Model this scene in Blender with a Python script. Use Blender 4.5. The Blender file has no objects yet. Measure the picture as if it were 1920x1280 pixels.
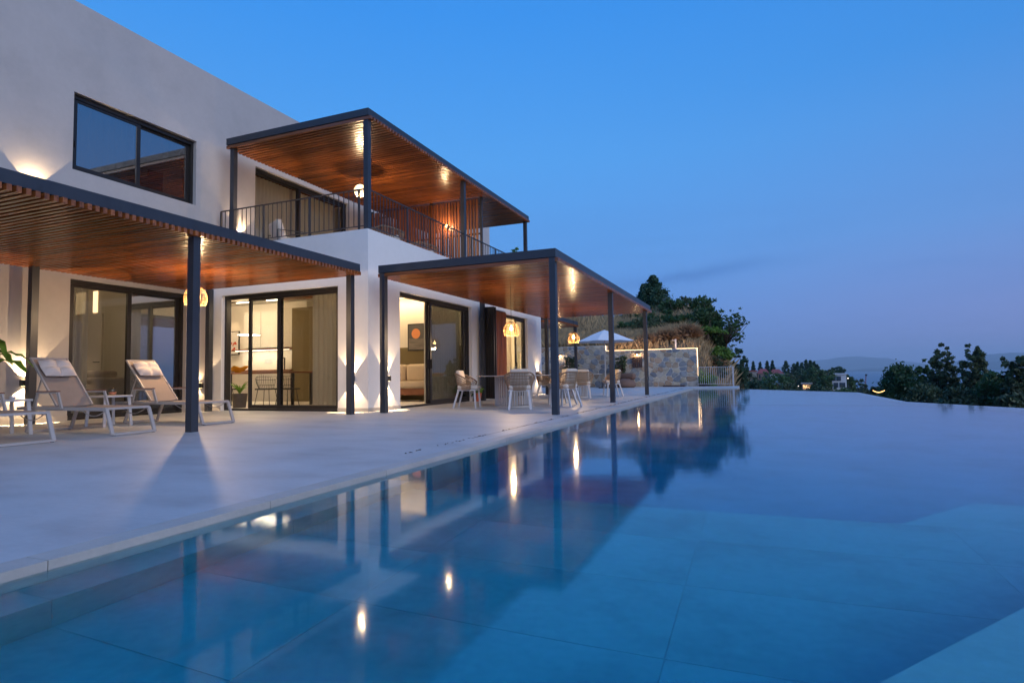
import bpy, bmesh, math, random
import numpy as np
from mathutils import Vector, Matrix
R = math.radians
rnd = random.Random(7)
sc = bpy.context.scene
col = sc.collection

# ------------------------------------------------------------------ camera
CAM = np.array([0.0, 0.0, 0.75])
F_PX, PITCH, ROLL, YAW = 1117.55, 0.0562928, -0.0158817, -0.3883236
_F = np.array([math.sin(YAW)*math.cos(PITCH), math.cos(YAW)*math.cos(PITCH), math.sin(PITCH)])
_r0 = np.array([math.cos(YAW), -math.sin(YAW), 0.0]); _u0 = np.cross(_r0, _F)
_r = math.cos(ROLL)*_r0 + math.sin(ROLL)*_u0
_u = -math.sin(ROLL)*_r0 + math.cos(ROLL)*_u0
cd = bpy.data.cameras.new('camera'); cam = bpy.data.objects.new('camera', cd); col.objects.link(cam)
cd.sensor_width = 36; cd.lens = 36*F_PX/1920; cd.clip_start = 0.05; cd.clip_end = 120000
m = Matrix.Identity(4)
for i in range(3):
    m[i][0] = _r[i]; m[i][1] = _u[i]; m[i][2] = -_F[i]; m[i][3] = CAM[i]
cam.matrix_world = m
sc.camera = cam
def ray(x, y): return _F + (x-960)/F_PX*_r + (640-y)/F_PX*_u
def aY(x, y, Y): d = ray(x, y); return CAM + d*(Y/d[1])
def aX(x, y, X): d = ray(x, y); return CAM + d*(X/d[0])
def aZ(x, y, Z): d = ray(x, y); return CAM + d*((Z-CAM[2])/d[2])

# ------------------------------------------------------------------ world: dusk sky
w = bpy.data.worlds.new('World'); sc.world = w; w.use_nodes = True
nt = w.node_tree; nt.nodes.clear()
def N(t, **k):
    n = nt.nodes.new(t)
    for a, b in k.items(): setattr(n, a, b)
    return n
def ramp(n, stops):
    cr = n.color_ramp
    while len(cr.elements) > 1: cr.elements.remove(cr.elements[-1])
    cr.elements[0].position = stops[0][0]; cr.elements[0].color = (*stops[0][1], 1)
    for p, c in stops[1:]:
        e = cr.elements.new(p); e.color = (*c, 1)
tc = N('ShaderNodeTexCoord'); sep = N('ShaderNodeSeparateXYZ'); nt.links.new(tc.outputs['Generated'], sep.inputs[0])
rampB = N('ShaderNodeValToRGB')      # east side: blue
ramp(rampB, [(0.0, (.105, .29, .72)), (.08, (.125, .325, .80)), (.2, (.115, .37, .88)), (.34, (.091, .38, .92)), (.53, (.045, .305, .89)), (.8, (.05, .27, .80)), (1, (.045, .25, .76))])
rampW = N('ShaderNodeValToRGB')      # towards the afterglow (+X): mauve low down
ramp(rampW, [(0.0, (.42, .29, .52)), (.06, (.34, .295, .56)), (.2, (.165, .30, .66)), (.42, (.04, .24, .70)), (.8, (.05, .25, .76)), (1, (.045, .25, .76))])
ab = N('ShaderNodeMath', operation='ABSOLUTE'); nt.links.new(sep.outputs['Z'], ab.inputs[0])
for r_ in (rampB, rampW): nt.links.new(ab.outputs[0], r_.inputs[0])
mr = N('ShaderNodeMapRange', interpolation_type='SMOOTHSTEP'); mr.inputs['From Min'].default_value = -.45; mr.inputs['From Max'].default_value = 1.0
nt.links.new(sep.outputs['X'], mr.inputs['Value'])
mx = N('ShaderNodeMix', data_type='RGBA'); nt.links.new(mr.outputs[0], mx.inputs[0])
nt.links.new(rampB.outputs[0], mx.inputs[6]); nt.links.new(rampW.outputs[0], mx.inputs[7])
# thin streaks of darker cloud low in the sky
mp = N('ShaderNodeMapping'); mp.inputs['Scale'].default_value = (2.0, 2.0, 22); nt.links.new(tc.outputs['Generated'], mp.inputs[0])
nz = N('ShaderNodeTexNoise'); nz.inputs['Scale'].default_value = 1.25; nz.inputs['Detail'].default_value = 5; nz.inputs['Roughness'].default_value = .5
nt.links.new(mp.outputs[0], nz.inputs['Vector'])
m1 = N('ShaderNodeMapRange', interpolation_type='SMOOTHSTEP'); m1.inputs['From Min'].default_value = .42; m1.inputs['From Max'].default_value = .60
nt.links.new(nz.outputs[0], m1.inputs['Value'])
band = N('ShaderNodeValToRGB'); ramp(band, [(0.0, (0, 0, 0)), (.09, (.2, .2, .2)), (.15, (1, 1, 1)), (.2, (.5, .5, .5)), (.3, (0, 0, 0))])
nt.links.new(ab.outputs[0], band.inputs[0])
mm = N('ShaderNodeMath', operation='MULTIPLY'); nt.links.new(m1.outputs[0], mm.inputs[0]); nt.links.new(band.outputs[0], mm.inputs[1])
mm2 = N('ShaderNodeMath', operation='MULTIPLY'); nt.links.new(mm.outputs[0], mm2.inputs[0]); mm2.inputs[1].default_value = .22
# one thin bank of cloud low in the north
cdir = ray(1292, 513); cdir = cdir/np.linalg.norm(cdir)
sv = N('ShaderNodeVectorMath', operation='SUBTRACT'); nt.links.new(tc.outputs['Generated'], sv.inputs[0]); sv.inputs[1].default_value = tuple(cdir)
wn = N('ShaderNodeTexNoise'); wn.inputs['Scale'].default_value = 9; wn.inputs['Detail'].default_value = 5; nt.links.new(tc.outputs['Generated'], wn.inputs['Vector'])
s2 = N('ShaderNodeSeparateXYZ'); nt.links.new(sv.outputs[0], s2.inputs[0])
def mth(op, a, b=None, c=None):
    n_ = N('ShaderNodeMath', operation=op)
    for i_, v_ in enumerate((a, b, c)):
        if v_ is None: continue
        if isinstance(v_, (int, float)): n_.inputs[i_].default_value = v_
        else: nt.links.new(v_, n_.inputs[i_])
    return n_.outputs[0]
zz_ = mth('ADD', mth('MULTIPLY', s2.outputs['X'], -.10), s2.outputs['Z'])
zz_ = mth('ADD', zz_, mth('MULTIPLY', mth('SUBTRACT', wn.outputs[0], .5), .035))
e_ = mth('ADD', mth('POWER', mth('ABSOLUTE', mth('DIVIDE', zz_, .011)), 2), mth('POWER', mth('ABSOLUTE', mth('DIVIDE', s2.outputs['X'], .12)), 2))
g_ = mth('EXPONENT', mth('MULTIPLY', e_, -1.0)); g_ = mth('MULTIPLY', g_, .62)
mm2b = mth('MAXIMUM', mm2.outputs[0], g_)
mx2 = N('ShaderNodeMix', data_type='RGBA'); nt.links.new(mm2b, mx2.inputs[0]); nt.links.new(mx.outputs[2], mx2.inputs[6]); mx2.inputs[7].default_value = (.075, .22, .60, 1)
bg = N('ShaderNodeBackground'); bg.inputs[1].default_value = 1.0; nt.links.new(mx2.outputs[2], bg.inputs[0])
ow = N('ShaderNodeOutputWorld'); nt.links.new(bg.outputs[0], ow.inputs[0])

# afterglow of the sun just under the horizon: one very soft sun lamp, from +X
sd = bpy.data.lights.new('sun', 'SUN'); sd.energy = 2.1; sd.angle = R(60); sd.color = (.97, .95, .96)
sun = bpy.data.objects.new('sun', sd); col.objects.link(sun)
sun.rotation_euler = Vector((1.0, -.58, .42)).to_track_quat('Z', 'Y').to_euler()

sc.view_settings.view_transform = 'Standard'; sc.view_settings.look = 'None'
sc.view_settings.gamma = 1; sc.view_settings.use_curve_mapping = False; sc.view_settings.exposure = 0
cy = sc.cycles
cy.use_denoising = True
try: cy.denoiser = 'OPENIMAGEDENOISE'
except Exception: pass
cy.max_bounces = 10; cy.diffuse_bounces = 4; cy.glossy_bounces = 4; cy.transmission_bounces = 8; cy.transparent_max_bounces = 16
cy.sample_clamp_indirect = 4; cy.blur_glossy = .5; cy.caustics_reflective = False; cy.caustics_refractive = True

# ------------------------------------------------------------------ helpers
def link(o): col.objects.link(o); return o
def tag(o, label=None, cat=None, group=None, kind=None):
    if label: o['label'] = label
    if cat: o['category'] = cat
    if group: o['group'] = group
    if kind: o['kind'] = kind
    return o
def thing(name, label, cat, loc=(0, 0, 0), rz=0, group=None):
    o = bpy.data.objects.new(name, None); link(o); o.location = loc; o.rotation_euler = (0, 0, rz); o.empty_display_size = .2
    return tag(o, label, cat, group)
class MB:
    def __init__(s): s.v = []; s.f = []; s.sm = False
    def add(s, vs, fs):
        n = len(s.v); s.v += [tuple(map(float, p)) for p in vs]; s.f += [tuple(i+n for i in f) for f in fs]; return s
    def box(s, x0, x1, y0, y1, z0, z1):
        x0, x1 = sorted((x0, x1)); y0, y1 = sorted((y0, y1)); z0, z1 = sorted((z0, z1))
        return s.add([(x0,y0,z0),(x1,y0,z0),(x1,y1,z0),(x0,y1,z0),(x0,y0,z1),(x1,y0,z1),(x1,y1,z1),(x0,y1,z1)],
                     [(0,3,2,1),(4,5,6,7),(0,1,5,4),(1,2,6,5),(2,3,7,6),(3,0,4,7)])
    def bar(s, a, b, wd, ht=None, up=(0, 0, 1)):
        ht = ht or wd; a = Vector(a); b = Vector(b); d = (b-a).normalized(); up = Vector(up)
        if abs(d.dot(up)) > .98: up = Vector((1, 0, 0))
        x = d.cross(up).normalized(); y = x.cross(d)
        vs = [p + x*(sx*wd/2) + y*(sy*ht/2) for p in (a, b) for sx, sy in ((-1,-1),(1,-1),(1,1),(-1,1))]
        return s.add(vs, [(3,2,1,0),(4,5,6,7),(0,1,5,4),(1,2,6,5),(2,3,7,6),(3,0,4,7)])
    def tube(s, pts, r, n=6, cap=True):
        pts = [Vector(p) for p in pts]; rs = r if isinstance(r, (list, tuple)) else [r]*len(pts)
        rings = []; px = None
        for i, p in enumerate(pts):
            d = (pts[min(i+1, len(pts)-1)]-pts[max(i-1, 0)]).normalized()
            if px is None:
                px = d.cross(Vector((0, 0, 1)));
                if px.length < .05: px = d.cross(Vector((1, 0, 0)))
                px.normalize()
            px = (px-d*px.dot(d)).normalized(); py = d.cross(px)
            rings.append([p+(px*math.cos(2*math.pi*k/n)+py*math.sin(2*math.pi*k/n))*rs[i] for k in range(n)])
        vs = [q for g in rings for q in g]
        fs = [(i*n+k, i*n+(k+1) % n, (i+1)*n+(k+1) % n, (i+1)*n+k) for i in range(len(pts)-1) for k in range(n)]
        if cap: fs += [tuple(range(n-1, -1, -1)), tuple((len(pts)-1)*n+k for k in range(n))]
        return s.add(vs, fs)
    def lathe(s, prof, n=20, c=(0, 0, 0), cap=True):
        vs = [(c[0]+r*math.cos(2*math.pi*k/n), c[1]+r*math.sin(2*math.pi*k/n), c[2]+z) for r, z in prof for k in range(n)]
        fs = [(i*n+k, i*n+(k+1) % n, (i+1)*n+(k+1) % n, (i+1)*n+k) for i in range(len(prof)-1) for k in range(n)]
        if cap: fs += [tuple(range(n-1, -1, -1)), tuple((len(prof)-1)*n+k for k in range(n))]
        return s.add(vs, fs)
    def prism(s, poly, z0, z1):
        n = len(poly); vs = [(x, y, z0) for x, y in poly]+[(x, y, z1) for x, y in poly]
        return s.add(vs, [tuple(range(n-1, -1, -1)), tuple(range(n, 2*n))]+[(i, (i+1) % n, n+(i+1) % n, n+i) for i in range(n)])
    def build(s, name, mat, parent=None, local=False, smooth=False, bevel=0, sub=0, **k):
        me = bpy.data.meshes.new(name); vs = s.v
        if parent is not None and not local:
            L = parent.location
            q = parent
            ox, oy, oz = L
            while q.parent is not None:
                q = q.parent; ox += q.location.x; oy += q.location.y; oz += q.location.z
            vs = [(a-ox, b-oy, c-oz) for a, b, c in vs]
        me.from_pydata(vs, [], s.f); me.update()
        if bevel or sub:
            bm = bmesh.new(); bm.from_mesh(me)
            if bevel:
                bmesh.ops.remove_doubles(bm, verts=bm.verts, dist=1e-5)
                bmesh.ops.bevel(bm, geom=[e for e in bm.edges], offset=bevel, segments=2, profile=.6, affect='EDGES', clamp_overlap=True)
            bm.to_mesh(me); bm.free()
        if smooth:
            for p in me.polygons: p.use_smooth = True
        if mat: me.materials.append(mat)
        o = bpy.data.objects.new(name, me); link(o)
        if parent is not None: o.parent = parent
        if sub:
            md = o.modifiers.new('s', 'SUBSURF'); md.levels = sub; md.render_levels = sub
        return tag(o, **k)
def copy_tree(o, parent=None):
    c = o.copy(); link(c)
    if parent is not None: c.parent = parent
    for ch in [q for q in o.children]: copy_tree(ch, c)
    return c
def struct(name, mb, mat, **k):
    o = mb.build(name, mat, **k); o['kind'] = 'structure'; return o
def quads(name, V, mat, parent=None, n=4, **k):
    """V: (faces, n, 3) array -> one mesh"""
    V = np.asarray(V, dtype=np.float32); f = V.shape[0]; me = bpy.data.meshes.new(name)
    me.vertices.add(f*n); me.vertices.foreach_set('co', V.reshape(-1))
    me.loops.add(f*n); me.loops.foreach_set('vertex_index', np.arange(f*n, dtype=np.int32))
    me.polygons.add(f); me.polygons.foreach_set('loop_start', np.arange(f, dtype=np.int32)*n)
    me.polygons.foreach_set('loop_total', np.full(f, n, dtype=np.int32))
    me.update(calc_edges=True); me.materials.append(mat)
    o = bpy.data.objects.new(name, me); link(o)
    if parent is not None: o.parent = parent
    return tag(o, **k)

# ------------------------------------------------------------------ materials
def material(name): 
    mt = bpy.data.materials.new(name); mt.use_nodes = True; return mt, mt.node_tree, mt.node_tree.nodes['Principled BSDF']
def pbr(name, c, rough=.6, metal=0, var=0, vs=3.0, bump=0, bs=60, c2=None, stretch=(1, 1, 1), spec=.5, detail=4, bdist=.01, random_obj=0, coat=0, fine=0):
    mt, t, b = material(name); n = t.nodes; l = t.links
    b.inputs['Base Color'].default_value = (*c, 1); b.inputs['Roughness'].default_value = rough; b.inputs['Metallic'].default_value = metal
    b.inputs['Specular IOR Level'].default_value = spec; b.inputs['Coat Weight'].default_value = coat; b.inputs['Coat Roughness'].default_value = .15
    tcn = n.new('ShaderNodeTexCoord'); mpn = n.new('ShaderNodeMapping'); mpn.inputs['Scale'].default_value = stretch
    l.new(tcn.outputs['Object'], mpn.inputs[0])
    if random_obj:
        oi = n.new('ShaderNodeObjectInfo'); cb = n.new('ShaderNodeVectorMath'); cb.operation = 'SCALE'; cx = n.new('ShaderNodeCombineXYZ')
        l.new(oi.outputs['Random'], cx.inputs[0]); l.new(oi.outputs['Random'], cx.inputs[1]); l.new(cx.outputs[0], cb.inputs[0]); cb.inputs['Scale'].default_value = 37
        l.new(cb.outputs[0], mpn.inputs['Location'])
    out = None
    if var:
        nzn = n.new('ShaderNodeTexNoise'); nzn.inputs['Scale'].default_value = vs; nzn.inputs['Detail'].default_value = detail; nzn.inputs['Roughness'].default_value = .6
        l.new(mpn.outputs[0], nzn.inputs['Vector'])
        rp = n.new('ShaderNodeValToRGB'); d = c2 or tuple(x*(1-var) for x in c); e = tuple(min(1, x*(1+var*.6)) for x in c)
        ramp(rp, [(.3, d), (.5, c), (.72, e)]); l.new(nzn.outputs[0], rp.inputs[0]); out = rp.outputs[0]
        if fine:
            nf = n.new('ShaderNodeTexNoise'); nf.inputs['Scale'].default_value = vs*14; nf.inputs['Detail'].default_value = 3; l.new(mpn.outputs[0], nf.inputs['Vector'])
            mrn = n.new('ShaderNodeMapRange'); mrn.inputs['To Min'].default_value = 1-fine; mrn.inputs['To Max'].default_value = 1+fine; l.new(nf.outputs[0], mrn.inputs['Value'])
            mu = n.new('ShaderNodeVectorMath'); mu.operation = 'SCALE'; l.new(out, mu.inputs[0]); l.new(mrn.outputs[0], mu.inputs['Scale']); out = mu.outputs[0]
        rr = n.new('ShaderNodeMapRange'); rr.inputs['To Min'].default_value = max(0, rough*.82); rr.inputs['To Max'].default_value = min(1, rough*1.2)
        l.new(nzn.outputs[0], rr.inputs['Value']); l.new(rr.outputs[0], b.inputs['Roughness'])
    if random_obj:
        hv = n.new('ShaderNodeHueSaturation'); mrn = n.new('ShaderNodeMapRange'); mrn.inputs['To Min'].default_value = 1-random_obj; mrn.inputs['To Max'].default_value = 1+random_obj
        l.new(oi.outputs['Random'], mrn.inputs['Value']); l.new(mrn.outputs[0], hv.inputs['Value'])
        if out: l.new(out, hv.inputs['Color'])
        else: hv.inputs['Color'].default_value = (*c, 1)
        out = hv.outputs[0]
    if out: l.new(out, b.inputs['Base Color'])
    if bump:
        nb = n.new('ShaderNodeTexNoise'); nb.inputs['Scale'].default_value = bs; nb.inputs['Detail'].default_value = 5; l.new(mpn.outputs[0], nb.inputs['Vector'])
        bp = n.new('ShaderNodeBump'); bp.inputs['Strength'].default_value = bump; bp.inputs['Distance'].default_value = bdist
        l.new(nb.outputs[0], bp.inputs['Height']); l.new(bp.outputs[0], b.inputs['Normal'])
    return mt
def emit(name, c, s):
    mt, t, b = material(name); b.inputs['Base Color'].default_value = (*c, 1); b.inputs['Emission Color'].default_value = (*c, 1); b.inputs['Emission Strength'].default_value = s; return mt
def pane_mat(name, tint, refl=1.0, ior=1.5):
    mt, t, b = material(name); n = t.nodes; l = t.links; n.remove(b)
    tr = n.new('ShaderNodeBsdfTransparent'); tr.inputs[0].default_value = (*tint, 1)
    gl = n.new('ShaderNodeBsdfGlossy'); gl.inputs['Roughness'].default_value = .0; gl.inputs[0].default_value = (refl, refl, refl, 1)
    fr = n.new('ShaderNodeFresnel'); fr.inputs[0].default_value = ior; mxn = n.new('ShaderNodeMixShader')
    ge = n.new('ShaderNodeNewGeometry'); iv = n.new('ShaderNodeMath'); iv.operation = 'SUBTRACT'; iv.inputs[0].default_value = 1; l.new(ge.outputs['Backfacing'], iv.inputs[1])
    mu = n.new('ShaderNodeMath'); mu.operation = 'MULTIPLY'; l.new(fr.outputs[0], mu.inputs[0]); l.new(iv.outputs[0], mu.inputs[1]); l.new(mu.outputs[0], mxn.inputs[0]); l.new(tr.outputs[0], mxn.inputs[1]); l.new(gl.outputs[0], mxn.inputs[2]); l.new(mxn.outputs[0], n['Material Output'].inputs[0])
    return mt
def sheer(name, c, tl=.5, tr=.25):
    mt, t, b = material(name); n = t.nodes; l = t.links; n.remove(b)
    df = n.new('ShaderNodeBsdfDiffuse'); df.inputs[0].default_value = (*c, 1); ts = n.new('ShaderNodeBsdfTranslucent'); ts.inputs[0].default_value = (*c, 1)
    tp = n.new('ShaderNodeBsdfTransparent'); a = n.new('ShaderNodeMixShader'); a.inputs[0].default_value = tl; bb = n.new('ShaderNodeMixShader'); bb.inputs[0].default_value = tr
    l.new(df.outputs[0], a.inputs[1]); l.new(ts.outputs[0], a.inputs[2]); l.new(a.outputs[0], bb.inputs[1]); l.new(tp.outputs[0], bb.inputs[2]); l.new(bb.outputs[0], n['Material Output'].inputs[0])
    return mt
M = {}
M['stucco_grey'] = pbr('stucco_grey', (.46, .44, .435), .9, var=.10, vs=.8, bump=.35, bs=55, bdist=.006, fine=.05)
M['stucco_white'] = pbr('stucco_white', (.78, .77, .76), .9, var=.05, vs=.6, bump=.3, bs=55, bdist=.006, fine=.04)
M['plaster'] = pbr('plaster', (.72, .68, .62), .9, var=.04, vs=1)
M['ceiling_paint'] = pbr('ceiling_paint', (.74, .71, .66), .9)
M['olive_paint'] = pbr('olive_paint', (.16, .125, .06), .85, var=.08, vs=2)
M['deck'] = pbr('deck', (.45, .46, .47), .50, var=.19, vs=1.6, bump=.14, bs=30, stretch=(.7, 1.3, 1), bdist=.004, detail=7, spec=.35, fine=.07)
M['coping'] = pbr('coping', (.45, .42, .39), .6, var=.10, vs=3, bump=.15, bs=80, bdist=.003, random_obj=.06, fine=.08)
M['pool_tile'] = pbr('pool_tile', (.30, .375, .42), .6, var=.26, vs=1.6, random_obj=.06, fine=.12, bump=.1, bs=50, bdist=.003)
M['joint'] = pbr('joint', (.12, .14, .15), .8)
M['metal'] = pbr('metal', (.045, .05, .062), .42, metal=.3, var=.12, vs=4, bump=.05, bs=200, bdist=.001)
M['wood'] = pbr('wood', (.26, .082, .022), .24, var=.5, vs=1.0, c2=(.11, .031, .010), stretch=(1.2, 26, 26), random_obj=.25, bump=.2, bs=4, bdist=.002, detail=6, spec=.55)
M['wood_y'] = pbr('wood_y', (.26, .082, .028), .36, var=.5, vs=1.0, c2=(.11, .032, .012), stretch=(26, 26, 1.2), random_obj=.25, bump=.2, bs=4, bdist=.002, detail=6)
M['roof_sheet'] = pbr('roof_sheet', (.02, .018, .016), .8)
M['frame'] = pbr('frame', (.022, .020, .020), .38, metal=.2, var=.15, vs=5)
M['glass'] = pane_mat('glass', (.96, .975, .97), 1.0)
M['glass_dark'] = pane_mat('glass_dark', (.74, .75, .74), 1.0, 1.5)
M['glass_mirror'] = pane_mat('glass_mirror', (.50, .51, .51), 1.0, 4.2)
M['glass_screen'] = pane_mat('glass_screen', (.74, .73, .70), .9, 1.55)
M['curtain'] = sheer('curtain', (.72, .66, .56), .55, .12)
M['curtain_grey'] = sheer('curtain_grey', (.60, .61, .60), .5, .10)
M['white_metal'] = pbr('white_metal', (.52, .51, .53), .4, var=.04, vs=6)
M['sling'] = pbr('sling', (.28, .22, .19), .8, var=.08, vs=8, bump=.3, bs=700, bdist=.001)
M['cushion'] = pbr('cushion', (.66, .58, .54), .95, var=.07, vs=12, bump=.35, bs=160, bdist=.003)
M['cushion_beige'] = pbr('cushion_beige', (.60, .53, .46), .95, var=.07, vs=10, bump=.35, bs=160, bdist=.003)
M['lounger_frame'] = pbr('lounger_frame', (.40, .365, .35), .45, var=.05, vs=8)
M['teak'] = pbr('teak', (.24, .09, .045), .5, var=.3, vs=3, stretch=(2, 30, 30))
M['rope'] = pbr('rope', (.27, .185, .12), .85, var=.2, vs=30, bump=.5, bs=300, bdist=.002)
M['rattan'] = pbr('rattan', (.20, .115, .045), .6, var=.2, vs=30)
M['bulb'] = emit('bulb', (1.0, .60, .22), 30)
M['globe'] = emit('globe', (1.0, .74, .42), 3.2)
M['led'] = emit('led', (1.0, .66, .32), 3.4)
M['led_white'] = emit('led_white', (1.0, .86, .62), 9)
M['cove'] = emit('cove', (1.0, .72, .38), 3.5)
M['table_grey'] = pbr('table_grey', (.50, .46, .43), .55, var=.08, vs=5)
M['pot_dark'] = pbr('pot_dark', (.06, .05, .045), .6, var=.3, vs=8, bump=.3, bs=60)
M['terracotta'] = pbr('terracotta', (.42, .10, .05), .7, var=.2, vs=12)
M['soil'] = pbr('soil', (.05, .035, .025), .95, var=.4, vs=30)
def leafm(name, c, var=.5, vs=3, tl=.3, ro=.55):
    mt = pbr(name, c, ro, var=var, vs=vs, random_obj=.12, detail=3)
    t = mt.node_tree; b = t.nodes['Principled BSDF']; o = t.nodes['Material Output']
    ts = t.nodes.new('ShaderNodeBsdfTranslucent'); mxn = t.nodes.new('ShaderNodeMixShader'); mxn.inputs[0].default_value = tl
    src = b.inputs['Base Color'].links[0].from_socket; t.links.new(src, ts.inputs[0])
    t.links.new(b.outputs[0], mxn.inputs[1]); t.links.new(ts.outputs[0], mxn.inputs[2]); t.links.new(mxn.outputs[0], o.inputs[0]); return mt
M['leaf_dark'] = leafm('leaf_dark', (.062, .125, .040), .5, 3, .35)
M['leaf_pine'] = leafm('leaf_pine', (.042, .100, .052), .5, 2)
M['leaf_bright'] = leafm('leaf_bright', (.13, .25, .035), .5, 4)
M['leaf_olive'] = leafm('leaf_olive', (.075, .105, .048), .5, 1.2)
M['leaf_banana'] = leafm('leaf_banana', (.10, .24, .03), .3, 6)
M['scrub'] = leafm('scrub', (.075, .085, .045), .5, .25)
M['dry_grass'] = leafm('dry_grass', (.50, .36, .20), .35, .9, .25, .8)
M['bark'] = pbr('bark', (.11, .075, .05), .9, var=.4, vs=6, bump=.8, bs=20, bdist=.02)
M['earth'] = pbr('earth', (.16, .12, .075), .95, var=.4, vs=.35, c2=(.06, .07, .035), detail=8, bump=.6, bs=3, bdist=.1)
M['mortar'] = pbr('mortar', (.58, .53, .46), .95, var=.15, vs=9, bump=.5, bs=50, bdist=.01)
STONE = [pbr('stone_%d' % i, c, .85, var=.28, vs=5, bump=.7, bs=22, bdist=.02, random_obj=.16, fine=.15) for i, c in enumerate([(.40, .28, .19), (.27, .28, .29), (.50, .43, .33), (.36, .27, .19), (.20, .215, .24), (.46, .41, .35), (.44, .37, .27)])]
M['sofa'] = pbr('sofa', (.55, .45, .34), .95, var=.05, vs=6, bump=.3, bs=200, bdist=.002)
M['black'] = pbr('black', (.015, .014, .014), .5)
M['rail'] = pbr('rail', (.05, .048, .052), .45, metal=.3, var=.1, vs=5)

# ------------------------------------------------------------------ water, deck, pool
mt, t, b = material('water'); M['water'] = mt
b.inputs['Base Color'].default_value = (.66, .95, .99, 1); b.inputs['Roughness'].default_value = .06; b.inputs['IOR'].default_value = 1.33; b.inputs['Specular Tint'].default_value = (.70, .95, 1, 1)
b.inputs['Transmission Weight'].default_value = 1
va = t.nodes.new('ShaderNodeVolumeAbsorption'); va.inputs[0].default_value = (.06, .92, .985, 1); va.inputs[1].default_value = 2.1
t.links.new(va.outputs[0], t.nodes['Material Output'].inputs['Volume'])
tcn = t.nodes.new('ShaderNodeTexCoord'); nzn = t.nodes.new('ShaderNodeTexNoise'); nzn.inputs['Scale'].default_value = 1.6; nzn.inputs['Detail'].default_value = 3
t.links.new(tcn.outputs['Object'], nzn.inputs['Vector']); bp = t.nodes.new('ShaderNodeBump'); bp.inputs['Strength'].default_value = .02; bp.inputs['Distance'].default_value = .05
t.links.new(nzn.outputs[0], bp.inputs['Height']); t.links.new(bp.outputs[0], b.inputs['Normal'])
WZ = -.04
EDGE = [(-.79, 29.0), (3.24, 23.7), (3.31, 16.9), (4.72, 14.4), (9.5, 5.95)]
water = [(-2.83, -4), (9.5, -4)] + EDGE[::-1] + [(-2.83, 29.3)]
# the film runs over the crest of the infinity wall
struct('pool_water', MB().prism(water, -1.75, WZ), M['water'])
deck = MB().box(-22, -2.953, -6, 33.2, -.3, 0).box(-2.953, -.85, 29.3, 33.2, -.3, 0)
struct('deck', deck, M['deck'])
struct('pool_basin_ground', MB().box(-22, -2.96, -6, 33.2, -2.2, -.31), M['earth'])
basin = thing('pool_basin', None, None, (0, 0, 0)); basin['kind'] = 'structure'
bb = MB().box(-2.96, -2.80, -4, 29.3, -1.9, -.065)
bb.box(-2.80, -2.556, -4, 4.094, -1.9, -.2035)                      # shelf core
bb.box(-2.553, 9.5, -4, 4.094, -1.9, -.5035)                        # shallow floor core
bb.prism([(-2.05, -1.07), (-2.05, -4), (9.5, -4), (9.5, 4.06), (1.93, 4.06)], -.6, -.2)   # bench
bb.prism([(.74, 4.098), (9.5, 4.098), (9.5, 4.77), (1.27, 4.77)], -1.9, -.5)
bb.box(-2.80, 9.5, 4.1, 29.3, -1.9, -1.35)
bb.box(-2.80, 9.5, 16.4, 29.3, -1.35, -.95)
bb.build('basin_shell', M['pool_tile'], basin)
ed = MB(); pts = [(9.5, -4)] + EDGE[::-1] + [(-2.83, 29.35)]
for i in range(len(pts)-1):
    a = Vector((*pts[i], 0)); c = Vector((*pts[i+1], 0)); d = (c-a).normalized(); nrm = Vector((-d.y, d.x, 0)); 
    if nrm.dot(Vector((2, 12, 0))-a) < 0: nrm = -nrm
    q = [a-nrm*.012, c-nrm*.012, c+nrm*.22, a+nrm*.22]
    ed.prism([(p.x, p.y) for p in q] if True else None, -2.4, -.046-.001*i)
ed.build('infinity_edge', M['pool_tile'], basin)
me = None
def shared(name, mb, mt):
    me_ = bpy.data.meshes.new(name); me_.from_pydata(mb.v, [], mb.f); me_.update(); me_.materials.append(mt); return me_
def inst(name, me_, parent, loc, rot=(0, 0, 0), **k):
    o = bpy.data.objects.new(name, me_); link(o); o.location = loc; o.rotation_euler = rot
    if parent is not None: o.parent = parent
    return tag(o, **k)
tile_me = shared('tile', MB().box(.0015, 1.2985, .0015, .6485, -.0030, 0), M['pool_tile'])
for ix in range(-2, 4):
    for iy in range(-2, 4):
        x = -.33+1.3*ix; y = 2.15+.65*(iy-1)
        if x < -2.6: 
            inst('tile', shared('tile', MB().box(.03+.353, 1.297, .003, .647, -.0030, 0), M['pool_tile']), basin, (x, y, -.499+rnd.uniform(-.0006, .0006)))
        else: inst('tile', tile_me, basin, (x, y, -.499+rnd.uniform(-.0006, .0006)))
for k in range(-3, 3):
    y = .2+1.3*k
    inst('shelf_tile', shared('shelf_tile', MB().box(-2.797, -2.55, 0.003, 1.297, -.0028, 0), M['pool_tile']), basin, (0, y, -.2)) if k < 2 or True else None
    inst('riser_tile', shared('riser_tile', MB().box(-2.5555, -2.5525, 0.0015, 1.2985, -.2985, -.0035), M['pool_tile']), basin, (0, y, -.2)) if y < 2.9 else None
cop = shared('coping_stone', MB().box(-2.949, -2.797, .002, 1.243, -.075, .0), M['coping'])
for k in range(-5, 22):
    inst('coping_stone', cop, basin, (0, 2.87+1.245*k, rnd.uniform(0, .0012)))
MB().box(-3.201, -3.195, 6.5, 29, -.01, .0015).build('slot_drain', M['black'], basin)
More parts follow.
